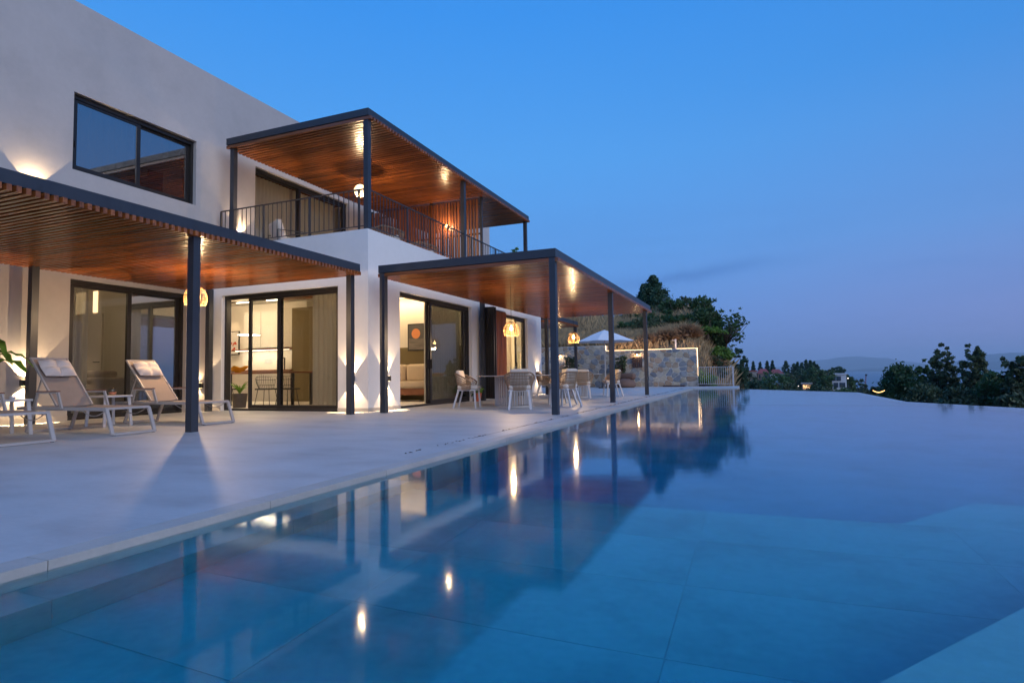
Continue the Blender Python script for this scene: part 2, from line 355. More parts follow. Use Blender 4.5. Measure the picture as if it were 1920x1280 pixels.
# wet leaves and grit caught along the slot drain
fl = []
for i in range(560):
    y = 5.0+24*rnd.random()**.8; 
    if math.sin(y*2.3)+math.sin(y*5.1) < -.9: continue
    x = -3.198+rnd.gauss(0, .014); s = rnd.uniform(.004, .020); a = rnd.uniform(0, 6.3); z = .004+rnd.random()*.008
    c, s_ = math.cos(a)*s, math.sin(a)*s
    fl.append([(x-c, y-s_*1.5, .003), (x+s_*.5, y-c, z+.004), (x+c, y+s_*1.5, .004), (x-s_*.5, y+c, z)])
quads('fallen_leaves', fl, M['bark'], kind='stuff')['label'] = 'dark wet leaves and grit caught along the slot drain by the pool'

# ------------------------------------------------------------------ terrain, sea, mountains
def sstep(a, b_, x): x = np.clip((x-a)/(b_-a), 0, 1); return x*x*(3-2*x)
def hnoise(x, y): return (np.sin(x*.31+1.7*np.sin(y*.13))+np.sin(y*.27+1.3*np.sin(x*.19)))*.5
def ground_h(x, y):
    x = np.asarray(x, float); y = np.asarray(y, float); r = np.hypot(x, y); az = np.degrees(np.arctan2(x, np.maximum(y, .01)))
    h1 = -3.2-r*.020-.12*np.maximum(0, r-430)                     # spur running out to the coast
    h2 = -2.6-np.maximum(0, r-13)*.11                             # slope down to the sea on the right
    h = h1+(h2-h1)*sstep(5.5, 9.5, az)
    hill = 2.0+np.clip((y-33.6)*.30, 0, 2.6)+.0*x
    hill = hill+.25*hnoise(x*2.2, y*2.2)*sstep(33.5, 36, y)
    k = sstep(.6, -3.4, x+ (y-33)*.05)*sstep(33.3, 33.9, y)*(1-sstep(60, 95, y))
    h = h+(hill-h)*k
    left = sstep(-16, -24, x)*sstep(-30, 60, y)
    h = h+(3-h)*left*(1-sstep(90, 200, y))
    return np.maximum(h+hnoise(x*.5, y*.5)*.35*sstep(30, 60, r), -34)
xs = np.concatenate([np.linspace(-400, -60, 18), np.linspace(-52, -16, 14), np.linspace(-14, 14, 71), np.linspace(15, 60, 40), np.linspace(66, 400, 30)])
ys = np.concatenate([np.linspace(-60, 28, 24), np.linspace(29, 33.0, 6), np.linspace(33.3, 36, 12), np.linspace(36.5, 60, 40), np.linspace(62, 300, 60), np.linspace(315, 1100, 40)])
X, Y = np.meshgrid(xs, ys); Z = ground_h(X, Y)
inside = (X > -23) & (X < 12) & (Y > -8) & (Y < 33.25)
Z = np.where(inside, np.minimum(Z, -2.7), Z)
mb = MB(); mb.v = list(zip(X.ravel().tolist(), Y.ravel().tolist(), Z.ravel().tolist())); nx = len(xs)
mb.f = [(j*nx+i, j*nx+i+1, (j+1)*nx+i+1, (j+1)*nx+i) for j in range(len(ys)-1) for i in range(nx-1)]
struct('ground', mb, M['earth'], smooth=True)
M['sea'] = pbr('sea', (.010, .035, .085), .32, bump=.5, bs=.22, bdist=.6, spec=.5, stretch=(1, .5, 1))
ang = [2*math.pi*k/96 for k in range(96)]
sb = MB(); rr_ = [30, 300, 1500, 6000, 14000, 24000]
sb.v = [(r*math.cos(a), r*math.sin(a), -31) for r in rr_ for a in ang]; sb.f = [(i*96+k, i*96+(k+1) % 96, (i+1)*96+(k+1) % 96, (i+1)*96+k) for i in range(len(rr_)-1) for k in range(96)]
struct('sea', sb, M['sea'])
M['mountain'] = pbr('mountain', (.05, .075, .07), .95, var=.3, vs=.0004)
def ridge(name, prof, dist, depth):
    """prof: (pixel x, pixel y) crest points; a ridge of real depth at that distance"""
    rows = []
    P0 = []
    for i in range(len(prof)-1):
        (x0, y0), (x1, y1) = prof[i], prof[i+1]
        for k in range(8):
            f = k/8; f2 = f*f*(3-2*f); P0.append((x0+(x1-x0)*f, y0+(y1-y0)*f2+math.sin(i*7+k*1.9)*.35))
    mb = MB(); n = len(P0)
    for j, (dd, hh) in enumerate(((-.5, 0), (-.25, .42), (-.1, .8), (0, 1), (.3, .6), (.6, 0))):
        for i, (px, py) in enumerate(P0):
            d = ray(px, py); s = dist/math.hypot(d[0], d[1]); p = CAM+d*s; top = p[2]
            u = np.array([d[0], d[1]])/math.hypot(d[0], d[1]); q = p[:2]+u*dd*depth
            mb.v.append((q[0], q[1], -33+(top+33)*hh*(1 if j in (3,) else 1+.06*math.sin(i*.9+j))))
    mb.f = [(j*n+i, j*n+i+1, (j+1)*n+i+1, (j+1)*n+i) for j in range(5) for i in range(n-1)]
    struct(name, mb, M['mountain'], smooth=True)
ridge('hills', [(1380, 697), (1450, 688), (1520, 676), (1600, 668), (1660, 671), (1700, 678), (1760, 684), (1850, 688), (1960, 690)], 17000, 3000)
ridge('hills', [(1600, 695), (1640, 688), (1700, 682), (1760, 686), (1800, 676), (1850, 664), (1900, 661), (1960, 660), (2100, 662), (2300, 675)], 14000, 3000)
ridge('hills', [(1560, 695), (1640, 691), (1700, 684), (1760, 688), (1830, 686), (1870, 677), (1930, 673), (2000, 671), (2200, 680)], 11000, 2500)

# ------------------------------------------------------------------ house
house = thing('house', 'modern two storey villa with white stucco wing, grey upper wall and dark framed glazing', 'house', (0, 0, 0))
WX, WY, SX = -12.45, 10.8, -7.8
g = M['stucco_grey']; wh = M['stucco_white']
def wall(mt, *bx, name='wall'):
    mb = MB()
    for q in bx: mb.box(*q)
    return mb.build(name, mt, house)
# long facade (faces +X), lower part left of the wing
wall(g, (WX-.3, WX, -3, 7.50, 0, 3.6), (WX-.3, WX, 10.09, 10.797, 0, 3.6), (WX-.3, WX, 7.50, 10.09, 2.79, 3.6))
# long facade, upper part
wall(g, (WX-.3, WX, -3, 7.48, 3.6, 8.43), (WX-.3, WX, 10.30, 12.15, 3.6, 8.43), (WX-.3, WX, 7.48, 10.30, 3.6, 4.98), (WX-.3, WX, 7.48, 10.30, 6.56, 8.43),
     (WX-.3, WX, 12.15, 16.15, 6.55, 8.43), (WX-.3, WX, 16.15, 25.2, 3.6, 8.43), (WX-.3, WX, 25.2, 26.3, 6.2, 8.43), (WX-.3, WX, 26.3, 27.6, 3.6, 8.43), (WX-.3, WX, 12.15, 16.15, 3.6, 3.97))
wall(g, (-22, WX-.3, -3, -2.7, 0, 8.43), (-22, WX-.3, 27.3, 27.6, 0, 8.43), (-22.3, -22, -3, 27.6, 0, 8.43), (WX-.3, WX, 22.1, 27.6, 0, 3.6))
# wing
wall(wh, (WX, -12.12, WY, WY+.3, 0, 4.02), (-8.61, SX, WY, WY+.3, 0, 4.02), (-12.12, -8.61, WY, WY+.3, 2.81, 4.02))
wall(wh, (SX-.3, SX, WY+.3, 12.05, 0, 4.02), (SX-.3, SX, 12.05, 15.92, 2.79, 4.02), (SX-.3, SX, 15.92, 17.6, 0, 4.02), (SX-.3, SX, 17.6, 20.6, 2.82, 4.02), (SX-.3, SX, 20.6, 22.1, 0, 4.02))
wall(wh, (WX, SX-.3, 21.8, 22.1, 0, 4.02))
# skirting, 3 mm proud
e = .012
for q in ((WX, -12.12, WY-e, WY, 0, .085), (-8.61, SX, WY-e, WY, 0, .085), (SX, SX+e, WY-e, 12.05, 0, .085), (SX, SX+e, 15.92, 17.6, 0, .085), (SX, SX+e, 20.6, 22.1, 0, .085), (WX, WX+e, -3, 7.5, 0, .10), (WX, WX+e, 10.09, WY-e, 0, .10)):
    MB().box(*q).build('skirting', M['coping'], house)
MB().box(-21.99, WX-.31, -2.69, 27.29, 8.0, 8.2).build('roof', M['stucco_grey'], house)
fl = MB().box(-21.99, WX-.31, -2.69, 27.29, 3.3, 3.9).box(WX-.31, SX-.31, WY+.31, 21.79, 3.3, 3.93).box(-21.99, WX-.31, -2.69, 27.29, 0, .03).box(WX-.31, SX-.31, WY+.31, 21.79, 0, .03)
fl.build('floor_slab', M['ceiling_paint'], house)
iw = MB()
iw.box(-21.9, WX-.31, 10.62, 10.80, .03, 3.3).box(-13.62, SX-.31, 16.0, 16.15, .03, 3.3).box(-21.9, -13.62, 15.5, 15.65, .03, 3.3).box(-13.77, -13.62, 15.65, 16.0, .03, 3.3)
iw.box(-19.2, -19.05, -2.6, 10.6, .03, 3.3).box(-19.2, -19.05, 10.8, 15.5, .03, 3.3).box(-18, WX-.31, 5.0, 5.12, 3.9, 8).box(-18, WX-.31, 11.1, 11.25, 3.9, 8).box(-18.1, -18, 5, 24, 3.9, 8).box(-18, WX-.31, 17.0, 17.15, 3.9, 8)
iw.box(-12.6, -12.45, 16.15, 21.8, .03, 3.3).box(-17, WX-.31, 24.4, 24.5, 3.9, 8)
iw.build('interior_wall', M['plaster'], house)
MB().box(-13.61, SX-.31, 15.985, 15.998, .03, 1.66).build('wainscot', M['olive_paint'], house)
MB().box(-13.61, SX-.6, 13.6, 14.6, 3.20, 3.27).build('ceiling_panel', M['wood'], house)

def slider(name, axis, fixed, a0, a1, z0, z1, leaves, handle=None):
    """glazed door/window in plane axis=fixed from a0 to a1; leaves: (a0,a1,offset,glass)"""
    def bx(mb, u0, u1, v0, v1, zz0, zz1):
        if axis == 'x': mb.box(v0, v1, u0, u1, zz0, zz1)
        else: mb.box(u0, u1, v0, v1, zz0, zz1)
    sgn = -1 if axis == 'x' else 1
    mb = MB(); f0, f1 = fixed+sgn*.10, fixed+sgn*.24
    bx(mb, a0, a0+.06, f0, f1, z0, z1); bx(mb, a1-.06, a1, f0, f1, z0, z1); bx(mb, a0+.06, a1-.06, f0, f1, z1-.09, z1); bx(mb, a0+.06, a1-.06, f0, f1, z0, z0+.045)
    root = mb.build(name, M['frame'], house)
    for (b0, b1, off, gm) in leaves:
        o0 = fixed+sgn*(.12+off); o1 = o0+sgn*.045; mb = MB(); w_ = .085
        zz0, zz1 = z0+.05, z1-.06
        bx(mb, b0, b0+w_, o0, o1, zz0, zz1); bx(mb, b1-w_, b1, o0, o1, zz0, zz1); bx(mb, b0+w_, b1-w_, o0, o1, zz1-w_, zz1); bx(mb, b0+w_, b1-w_, o0, o1, zz0, zz0+w_)
        lf = mb.build('sash', M['frame'], root)
        gb = MB(); c = (o0+o1)/2; bx(gb, b0+w_-.01, b1-w_+.01, c-.004, c+.004, zz0+w_-.01, zz1-w_+.01)
        gb.build('pane', gm, root)
        hb = MB(); s0 = o0-sgn*.035
        bx(hb, b0+.03, b0+.055, s0, o0, z0+.95, z0+1.2) if handle != 'none' else bx(hb, b0+.03, b0+.05, s0, o0, z0+.5, z0+.62)
        hb.build('handle', M['black'], root)
    return root
slider('sliding_door', 'x', WX, 7.50, 10.09, 0.0, 2.79, [(7.56, 8.84, .005, M['glass_screen']), (8.78, 10.03, .06, M['glass_mirror'])])
kx = lambda px: float(aY(px, 650, WY+.15)[0])
slider('sliding_door', 'y', WY, -12.12, -8.61, 0.0, 2.81, [(kx(464), kx(527), .06, M['glass']), (kx(521), -8.67, .005, M['glass_screen'])])
slider('sliding_door', 'x', SX, 12.05, 15.92, 0.0, 2.79, [(13.68, 15.86, .005, M['glass_dark']), (13.60, 15.75, .06, M['glass_dark'])])
slider('sliding_door', 'x', SX, 17.6, 20.6, 0.0, 2.82, [(17.66, 18.6, .06, M['glass']), (19.7, 20.54, .005, M['glass_dark'])])
slider('window', 'x', WX, 7.48, 10.30, 4.98, 6.56, [(7.54, 8.97, .005, M['glass_mirror']), (8.90, 10.24, .06, M['glass_mirror'])], 'none')
slider('sliding_door', 'x', WX, 12.15, 16.15, 3.97, 6.55, [(12.21, 14.02, .06, M['glass']), (13.95, 16.09, .005, M['glass'])])
slider('balcony_door', 'x', WX, 25.2, 26.3, 3.9, 6.2, [(25.26, 26.24, .03, M['glass_dark'])])

# ------------------------------------------------------------------ pergolas
def pergola(label, x0, x1, y0, y1, ztop, posts, pitch, group, cross=(), zfloor=0, slat0=None, sheet=True, bh=.16):
    root = thing('pergola', label, 'pergola', (x1, y0, zfloor), 0, group)
    W = .12; zb = ztop-bh
    for (px, py) in posts:
        inst('post', shared('post', MB().box(-W/2, W/2, -W/2, W/2, 0, zb-zfloor), M['metal']), root, (px-x1, py-y0, 0))
    def beam(q, nm='beam'): MB().box(*q).build(nm, M['metal'], root)
    beam((x0, x1, y0, y0+W, zb, ztop)); beam((x0, x1, y1-W, y1, zb, ztop)); beam((x1-W, x1, y0+W, y1-W, zb, ztop)); beam((x0, x0+W, y0+W, y1-W, zb, ztop))
    for c in cross: beam((x0+W, x1-W, c-W/2, c+W/2, zb-.06, ztop-.01), 'cross_beam')
    if sheet: MB().box(x0+W, x1-W, y0+W, y1-W, ztop-.03, ztop-.012).build('roof_sheet', M['roof_sheet'], root)
    sw, sh = pitch*.54, .07
    L = x1-x0+.07; me_ = shared('slat', MB().box(0, L, 0, sw, 0, sh), M['wood'])
    y = y0+.02 if slat0 is None else slat0
    k = 0
    while y < y1-sw:
        inst('slat', me_, root, (x0-.02-x1+rnd.uniform(-.004, .004), y-y0+rnd.uniform(-.0015, .0015), zb-sh-.012-zfloor+rnd.uniform(-.002, .002))); y += pitch; k += 1
    return root
G1 = 'slatted timber pergolas with dark steel frames around the villa'
pergola('long pergola over the sun loungers, at the left beside the grey wall', -12.3, -7.55, .6, 10.18, 3.10,
        [(-7.63, 1.4), (-7.63, 6.30), (-7.72, 10.08), (-12.2, 1.4), (-12.2, 6.72), (-12.2, 10.62-.1)], .0947, G1, slat0=.62)
pergola('pergola over the two dining tables, standing along the pool edge', -7.38, -3.42, 10.58, 21.4, 3.12,
        [(-7.30, 10.66), (-3.50, 10.66), (-3.50, 15.45), (-3.50, 20.7), (-7.62, 16.3), (-7.3, 21.3)], .095, G1, cross=(15.45,))
pergola('upper pergola over the balcony, on top of the white wing', -12.05, -7.80, 10.82, 20.95, 6.75,
        [(-7.9, 10.92), (-7.9, 15.65), (-7.9, 20.8), (-11.93, 10.95)], .125, G1, zfloor=4.02, cross=())
pergola('small distant pergola beyond the end of the white wing', -11.5, -7.32, 22.3, 25.7, 3.08, [(-7.41, 25.6), (-11.4, 25.6)], .12, G1)

# ------------------------------------------------------------------ balcony railing and slatted screen
rl = thing('balcony_railing', 'dark metal balcony railing of thin vertical bars on the white parapet', 'railing', (-7.9, 10.9, 4.02))
def rbar(a, b_, w_, h_, nm): MB().bar(a, b_, w_, h_).build(nm, M['rail'], rl)
rbar((-12.28, 10.9, 4.95), (-7.9, 10.9, 4.95), .045, .02, 'handrail'); rbar((-12.28, 10.9, 4.12), (-7.9, 10.9, 4.12), .03, .015, 'bottom_rail')
rbar((-7.9, 10.9, 4.95), (-7.9, 21.6, 4.95), .045, .02, 'handrail'); rbar((-7.9, 10.9, 4.12), (-7.9, 21.6, 4.12), .03, .015, 'bottom_rail')
bal = shared('baluster', MB().box(-.007, .007, -.007, .007, .105, .92), M['rail']); rp_ = shared('rail_post', MB().box(-.02, .02, -.02, .02, 0, .92), M['rail'])
k = 0; x = -12.28
while x < -8.1:
    if k % 10 in (0, ) and k: inst('rail_post', rp_, rl, (x+7.9, 0, 0))
    else: inst('baluster', bal, rl, (x+7.9, 0, 0))
    x += .139; k += 1
inst('rail_post', rp_, rl, (-12.28+7.9, 0, 0))
y = 11.03; k = 0
while y < 21.6:
    if k % 14 == 12: inst('rail_post', rp_, rl, (0, y-10.9, 0))
    else: inst('baluster', bal, rl, (0, y-10.9, 0))
    y += .1285; k += 1
ss = thing('slatted_screen', 'tall screen of vertical timber slats across the balcony, under the upper pergola', 'screen', (-8.2, 17.2, 3.93))
sl = shared('slat', MB().box(-.034, .034, -.02, .02, .04, 2.52), M['wood_y'])
x = -12.2
while x < -8.1:
    inst('slat', sl, ss, (x+8.2, 0, 0)); x += .1115
for z in (4.25, 5.3, 6.25): MB().box(-12.3, -8.05, 17.225, 17.255, z, z+.05).build('rail', M['rail'], ss)
for x in (-12.3, -9.95, -8.1): MB().box(x, x+.07, 17.22, 17.29, 3.93, 6.52).build('post', M['rail'], ss)

# folded shutters by the dining table
sh = thing('folding_shutter', 'dark folded shutter panel standing out from the wall beside the tall door', 'shutter', (-7.5, 16.45, 0))
for i, yy in enumerate((16.42, 16.55)):
    MB().box(-7.72, -7.30, yy, yy+.05, .05, 2.83).build('panel', M['frame'], sh)
for k in range(7): MB().box(-7.70+.058*k, -7.67+.058*k, 16.40, 16.418, .12, 2.76).build('slat', M['frame'], sh)
sh = thing('sliding_shutter', 'reddish timber slatted shutter beside the curtained door', 'shutter', (SX+.1, 17.2, 0))
MB().box(SX+.05, SX+.08, 17.15, 18.35, .05, 2.86).build('shutter_frame', M['frame'], sh)
sl = shared('slat', MB().box(0, .035, 0, .055, .09, 2.82), M['wood_y'])
for k in range(11): inst('slat', sl, sh, (-.02, -.03+.108*k, 0))

# ------------------------------------------------------------------ lamps
def spot(name, loc, d, power, size, parent, colr=(1, .68, .36), blend=.06, r=.012):
    l = bpy.data.lights.new(name, 'SPOT'); l.energy = power; l.spot_size = R(size); l.spot_blend = blend; l.shadow_soft_size = r; l.color = colr
    o = bpy.data.objects.new(name, l); link(o); o.location = Vector(loc)-(parent.location if parent else Vector()); o.rotation_euler = Vector(d).to_track_quat('-Z', 'Y').to_euler()
    if parent: o.parent = parent
    return o
def point(name, loc, power, r, parent, colr=(1, .66, .34)):
    l = bpy.data.lights.new(name, 'POINT'); l.energy = power; l.shadow_soft_size = r; l.color = colr
    o = bpy.data.objects.new(name, l); link(o); o.location = Vector(loc)-(parent.location if parent else Vector())
    if parent: o.parent = parent
    return o
def area(name, loc, d, power, sx, sy, parent, colr=(1, .72, .42)):
    l = bpy.data.lights.new(name, 'AREA'); l.shape = 'RECTANGLE'; l.size = sx; l.size_y = sy; l.energy = power; l.color = colr
    o = bpy.data.objects.new(name, l); link(o); o.location = Vector(loc)-(parent.location if parent else Vector()); o.rotation_euler = Vector(d).to_track_quat('-Z', 'Y').to_euler()
    if parent: o.parent = parent
    return o
M['lens'] = emit('lens', (1, .7, .38), 12)
def wall_lamp(label, p, n, power=16):
    """box lamp at p on a wall with outward normal n, shining up and down"""
    t_ = thing('wall_lamp', label, 'wall lamp', p, 0, 'up and down lights on the villa walls'); n = Vector(n); s = Vector((abs(n.y), abs(n.x), 0)); c = Vector(p)+n*.055
    a = c-s*.05-n*.055; b_ = c+s*.05+n*.05
    mb = MB(); mb.box(min(a.x, b_.x), max(a.x, b_.x), min(a.y, b_.y), max(a.y, b_.y), p[2]-.058, p[2]+.058); mb.build('housing', M['frame'], t_)
    for sg in (1, -1):
        mb = MB(); z0 = p[2]+sg*.0585; mb.box(c.x-.03, c.x+.03, c.y-.03, c.y+.03, z0, z0+sg*.002); mb.build('lens', M['lens'], t_)
        spot('spot', (c.x, c.y, p[2]+sg*.064), (-.10*n.x, -.10*n.y, sg), power*3.9, 84, t_, blend=.05)
wall_lamp('square up and down light on the white wall right of the kitchen door', (-8.2, WY, .73), (0, -1, 0), 34)
wall_lamp('up and down light on the white wing near its front corner, behind the pergola post', (SX, 11.47, .72), (1, 0, 0), 34)
wall_lamp('up and down light on the grey wall left of the bedroom door, behind the loungers', (WX, 6.72, .75), (1, 0, 0), 60)
wall_lamp('upper wall light above the long pergola, left of the upper window', (WX, 6.78, 4.30), (1, 0, 0), 45)
wall_lamp('wall light on the balcony by the upper sliding door', (WX, 11.62, 4.45), (1, 0, 0), 40)
wall_lamp('wall light at the far end of the white wing', (SX, 21.6, .75), (1, 0, 0), 22)
wall_lamp('wall light between the bedroom door and the kitchen corner', (WX, 10.45, .62), (1, 0, 0), 7)

def pendant(label, p, ztop, dia, h, power, style='dome'):
    t_ = thing('pendant_lamp', label, 'pendant lamp', (p[0], p[1], p[2]), 0, 'woven pendant lamps under the pergolas')
    MB().tube([(p[0], p[1], p[2]+h*.5), (p[0], p[1], ztop)], .006, 5).build('cord', M['black'], t_)
    MB().lathe([(.055, ztop-.03), (.055, ztop)], 12, (p[0], p[1], 0)).build('canopy', M['black'], t_)
    sb_ = MB(); r = dia/2; top = p[2]+h/2; bot = p[2]-h/2
    def rad(f):                                   # f 0 top .. 1 bottom
        if style == 'globe': return r*math.sin(math.pi*min(max(f, .03), .97))
        return r*(math.sqrt(max(.02, 1-(1-min(1, f/.72))**2)) if f < .72 else 1-.10*(f-.72)/.28)
    nr = 20
    for k in range(nr):
        a = 2*math.pi*k/nr
        sb_.tube([(p[0]+rad(f)*math.cos(a+f*.25), p[1]+rad(f)*math.sin(a+f*.25), top+(bot-top)*f) for f in [i/9 for i in range(10)]], .0035, 4, False)
    for f in (.05, .18, .3, .42, .54, .66, .78, .9, .985):
        rr = rad(f); sb_.tube([(p[0]+rr*math.cos(2*math.pi*i/20), p[1]+rr*math.sin(2*math.pi*i/20), top+(bot-top)*f) for i in range(21)], .0035, 4, False)
    sb_.build('woven_shade', M['rattan'], t_)
    bz = p[2]+(.0 if style == 'dome' else 0)
    if style == 'dome':
        MB().lathe([(.001, -.045), (.03, -.035), (.045, 0), (.03, .035), (.012, .06), (.012, .09)], 12, (p[0], p[1], bz)).build('bulb', M['bulb'], t_, smooth=True)
        MB().tube([(p[0], p[1], bz+.09), (p[0], p[1], top)], .014, 8).build('socket', M['black'], t_)
    else:
        MB().lathe([(r*.86*math.sin(math.pi*i/10)+.001, -r*.86*math.cos(math.pi*i/10)) for i in range(11)], 20, (p[0], p[1], bz)).build('globe', M['globe'], t_, smooth=True)
    if power: point('lamp', (p[0], p[1], bot-.03 if style == 'dome' else bot-.08), power*1.05, .035, t_)
pendant('woven dome pendant over the nearer dining table', (-5.41, 13.19, 1.86), 2.93, .38, .34, 95)
pendant('woven dome pendant over the farther dining table', (-5.40, 18.42, 1.92), 2.93, .37, .34, 80)
pendant('woven dome pendant over the sun loungers, half hidden by the near post', (-9.83, 8.16, 2.36), 2.93, .41, .36, 145)
pendant('round globe pendant behind the corner post of the balcony', (-10.0, 13.5, 5.92), 6.56, .40, .38, 85, 'globe')
t_ = thing('screen_lamp', 'small bright lamp fixed to the slatted screen on the balcony', 'lamp', (-9.25, 17.12, 5.62))
MB().box(-9.28, -9.22, 17.13, 17.18, 5.60, 5.72).build('bracket', M['frame'], t_); MB().lathe([(.001, -.04), (.035, -.02), (.04, .01), (.02, .045), (.001, .05)], 12, (-9.25, 17.09, 5.66)).build('bulb', M['bulb'], t_, smooth=True)
point('lamp', (-9.25, 17.0, 5.66), 30, .04, t_)

# ------------------------------------------------------------------ rooms
def wavy(x0, x1, y0, y1, z0, z1, amp=.035, per=.14, seed=1):
    """hanging curtain from (x0,y0) to (x1,y1)"""
    L = math.hypot(x1-x0, y1-y0); n = int(L/per*8); ux, uy = (x1-x0)/L, (y1-y0)/L; rr = random.Random(seed); mb = MB(); ph = 0; rows = []
    offs = []
    for i in range(n+1):
        ph += 2*math.pi/8*rr.uniform(.75, 1.3); offs.append(math.sin(ph)*amp*rr.uniform(.8, 1.1))
    for z, k in ((z0, 1.15), ((z0+z1)/2, 1), (z1, .8)):
        for i in range(n+1):
            s = L*i/n; o = offs[i]*k; mb.v.append((x0+ux*s-uy*o, y0+uy*s+ux*o, z))
    m_ = n+1; mb.f = [(j*m_+i, j*m_+i+1, (j+1)*m_+i+1, (j+1)*m_+i) for j in range(2) for i in range(n)]
    return mb
def curtain(label, mt, *a, group='curtains behind the glass', **k):
    o = wavy(*a, **k).build('curtain', mt, smooth=True); return tag(o, label, 'curtain', group)
curtain('grey sheer curtain behind the right leaf of the kitchen door', M['curtain_grey'], kx(570), -8.45, WY+.42, WY+.42, .04, 2.76)
curtain('pale curtain behind the right leaf of the living room door', M['curtain_grey'], SX-.42, SX-.42, 13.9, 15.9, .04, 2.74, seed=3)
curtain('warmly lit curtain in the tall door beside the timber shutter', M['curtain'], SX-.42, SX-.42, 17.7, 20.0, .04, 2.77, seed=4, per=.2, amp=.05)
curtain('beige curtain behind the upper balcony door', M['curtain'], WX-.5, WX-.5, 12.3, 16.0, 3.95, 6.5, seed=5)
curtain('dark sheer curtain at the left end of the bedroom door', M['curtain_grey'], WX-.42, WX-.42, 7.6, 8.1, .04, 2.75, seed=6)
curtain('pale curtain at the right end of the upper window', M['curtain'], WX-.4, WX-.4, 9.75, 10.25, 4.4, 6.6, seed=8)
curtain('sheer curtain at the left half of the upper window', M['curtain_grey'], WX-.42, WX-.42, 7.5, 8.85, 4.4, 6.6, seed=9)

# kitchen
kt = thing('kitchen_cabinet', 'kitchen wall with pale cabinets, lit shelf and worktop seen through the open door', 'kitchen', (-15, 15.2, .03))
def kb(nm, mt, *q): return MB().box(*q).build(nm, mt, kt)
kb('base_cabinet', M['table_grey'], -16.4, -13.7, 14.85, 15.49, .03, 1.0); kb('worktop', M['teak'], -16.45, -13.65, 14.82, 15.49, 1.0, 1.045)
kb('backsplash', M['plaster'], -16.4, -13.7, 15.47, 15.495, 1.05, 1.70)
kb('wall_cabinet', M['ceiling_paint'], -15.95, -13.7, 15.12, 15.49, 1.78, 3.0)
for x in (-15.2, -14.45): kb('door_gap', M['black'], x, x+.006, 15.114, 15.121, 1.80, 2.98)
kb('shelf', M['teak'], -16.5, -13.7, 15.05, 15.49, 1.705, 1.74); kb('led_strip', M['led_white'], -16.3, -14.0, 15.10, 15.14, 1.695, 1.704)
area('shelf_light', (-15.2, 15.2, 1.68), (0, .3, -1), 14, 2.3, .08, kt, (1, .82, .55))
kb('tall_cabinet', M['olive_paint'], -13.68, -12.7, 14.9, 15.49, .03, 3.0)
kb('tap', M['black'], -14.33, -14.30, 15.25, 15.28, 1.05, 1.42); kb('tap_spout', M['black'], -14.56, -14.30, 15.25, 15.28, 1.42, 1.445)
kb('socket', M['white_metal'], -15.36, -15.03, 15.46, 15.469, 1.27, 1.42)
v = MB().lathe([(.07, 0), (.10, .06), (.125, .2), (.08, .31), (.055, .36), (.08, .42)], 16, (-14.22, 15.25, 1.78-.04)); tag(v.build('vase', M['table_grey'], smooth=True), 'grey vase standing on the lit kitchen shelf', 'vase')
t_ = thing('track_light', 'linear ceiling light over the kitchen, seen through the open door', 'ceiling light', (-11.8, 11.6, 3.2))
MB().box(-12.75, -10.9, 11.56, 11.60, 2.745, 2.77).build('rail', M['black'], t_)
for x0, x1 in ((-12.46, -12.02), (-11.45, -11.0)): MB().box(x0, x1, 11.565, 11.595, 2.725, 2.744).build('diffuser', M['led_white'], t_)
MB().box(-11.9, -11.89, 11.57, 11.58, 2.77, 3.3).build('rod', M['black'], t_)
area('ceiling_glow', (-11.7, 11.8, 2.70), (0, .1, -1), 30, 1.6, .1, t_, (1, .80, .55))
t_ = thing('room_light', 'recessed ceiling light in the kitchen', 'ceiling light', (-15, 13.6, 3.29)); MB().lathe([(.12, 0), (.12, .02)], 16, (-15, 13.6, 3.275)).build('diffuser', M['led_white'], t_)
point('lamp', (-15, 13.4, 2.9), 190, .12, t_, (1, .74, .44))
t_ = thing('picture_spot', 'wall washing spot above the framed print in the kitchen', 'spot lamp', (-16.8, 15.2, 3.28)); MB().lathe([(.04, 0), (.04, .05)], 12, (-16.75, 15.1, 3.24)).build('housing', M['black'], t_)
spot('spot', (-16.75, 15.1, 3.2), (0, .28, -1), 30, 60, t_, blend=.8)
t_ = thing('disc_pendant', 'flat black disc lamp hanging over the kitchen table', 'pendant lamp', (-13.1, 12.6, 1.99), 0)
MB().lathe([(.30, 0), (.31, .012), (.05, .03), (.02, .05)], 24, (-13.1, 12.6, 1.985)).build('shade', M['black'], t_); MB().lathe([(.29, 0), (.29, .003)], 24, (-13.1, 12.6, 1.981)).build('diffuser', M['led_white'], t_); MB().tube([(-13.1, 12.6, 2.03), (-13.1, 12.6, 3.3)], .005, 5).build('cord', M['black'], t_)
pc = thing('framed_print', 'framed white print with red blots on the kitchen wall', 'picture', (-16.9, 15.48, 2.0))
MB().box(-17.35, -16.52, 15.46, 15.497, 1.60, 2.42).build('picture_frame', M['black'], pc); MB().box(-17.32, -16.55, 15.452, 15.459, 1.63, 2.39).build('paper', M['stucco_white'], pc)
M['red'] = pbr('red', (.55, .08, .04), .8)
for i in range(15):
    x, z, r = rnd.uniform(-17.2, -16.65), rnd.uniform(1.72, 2.05), rnd.uniform(.025, .05)
    MB().add([(x+r*math.cos(a*math.pi/4), 15.450-.0003*i, z+r*math.sin(a*math.pi/4)) for a in range(8)], [tuple(range(8))]).build('blot', M['red'], pc)
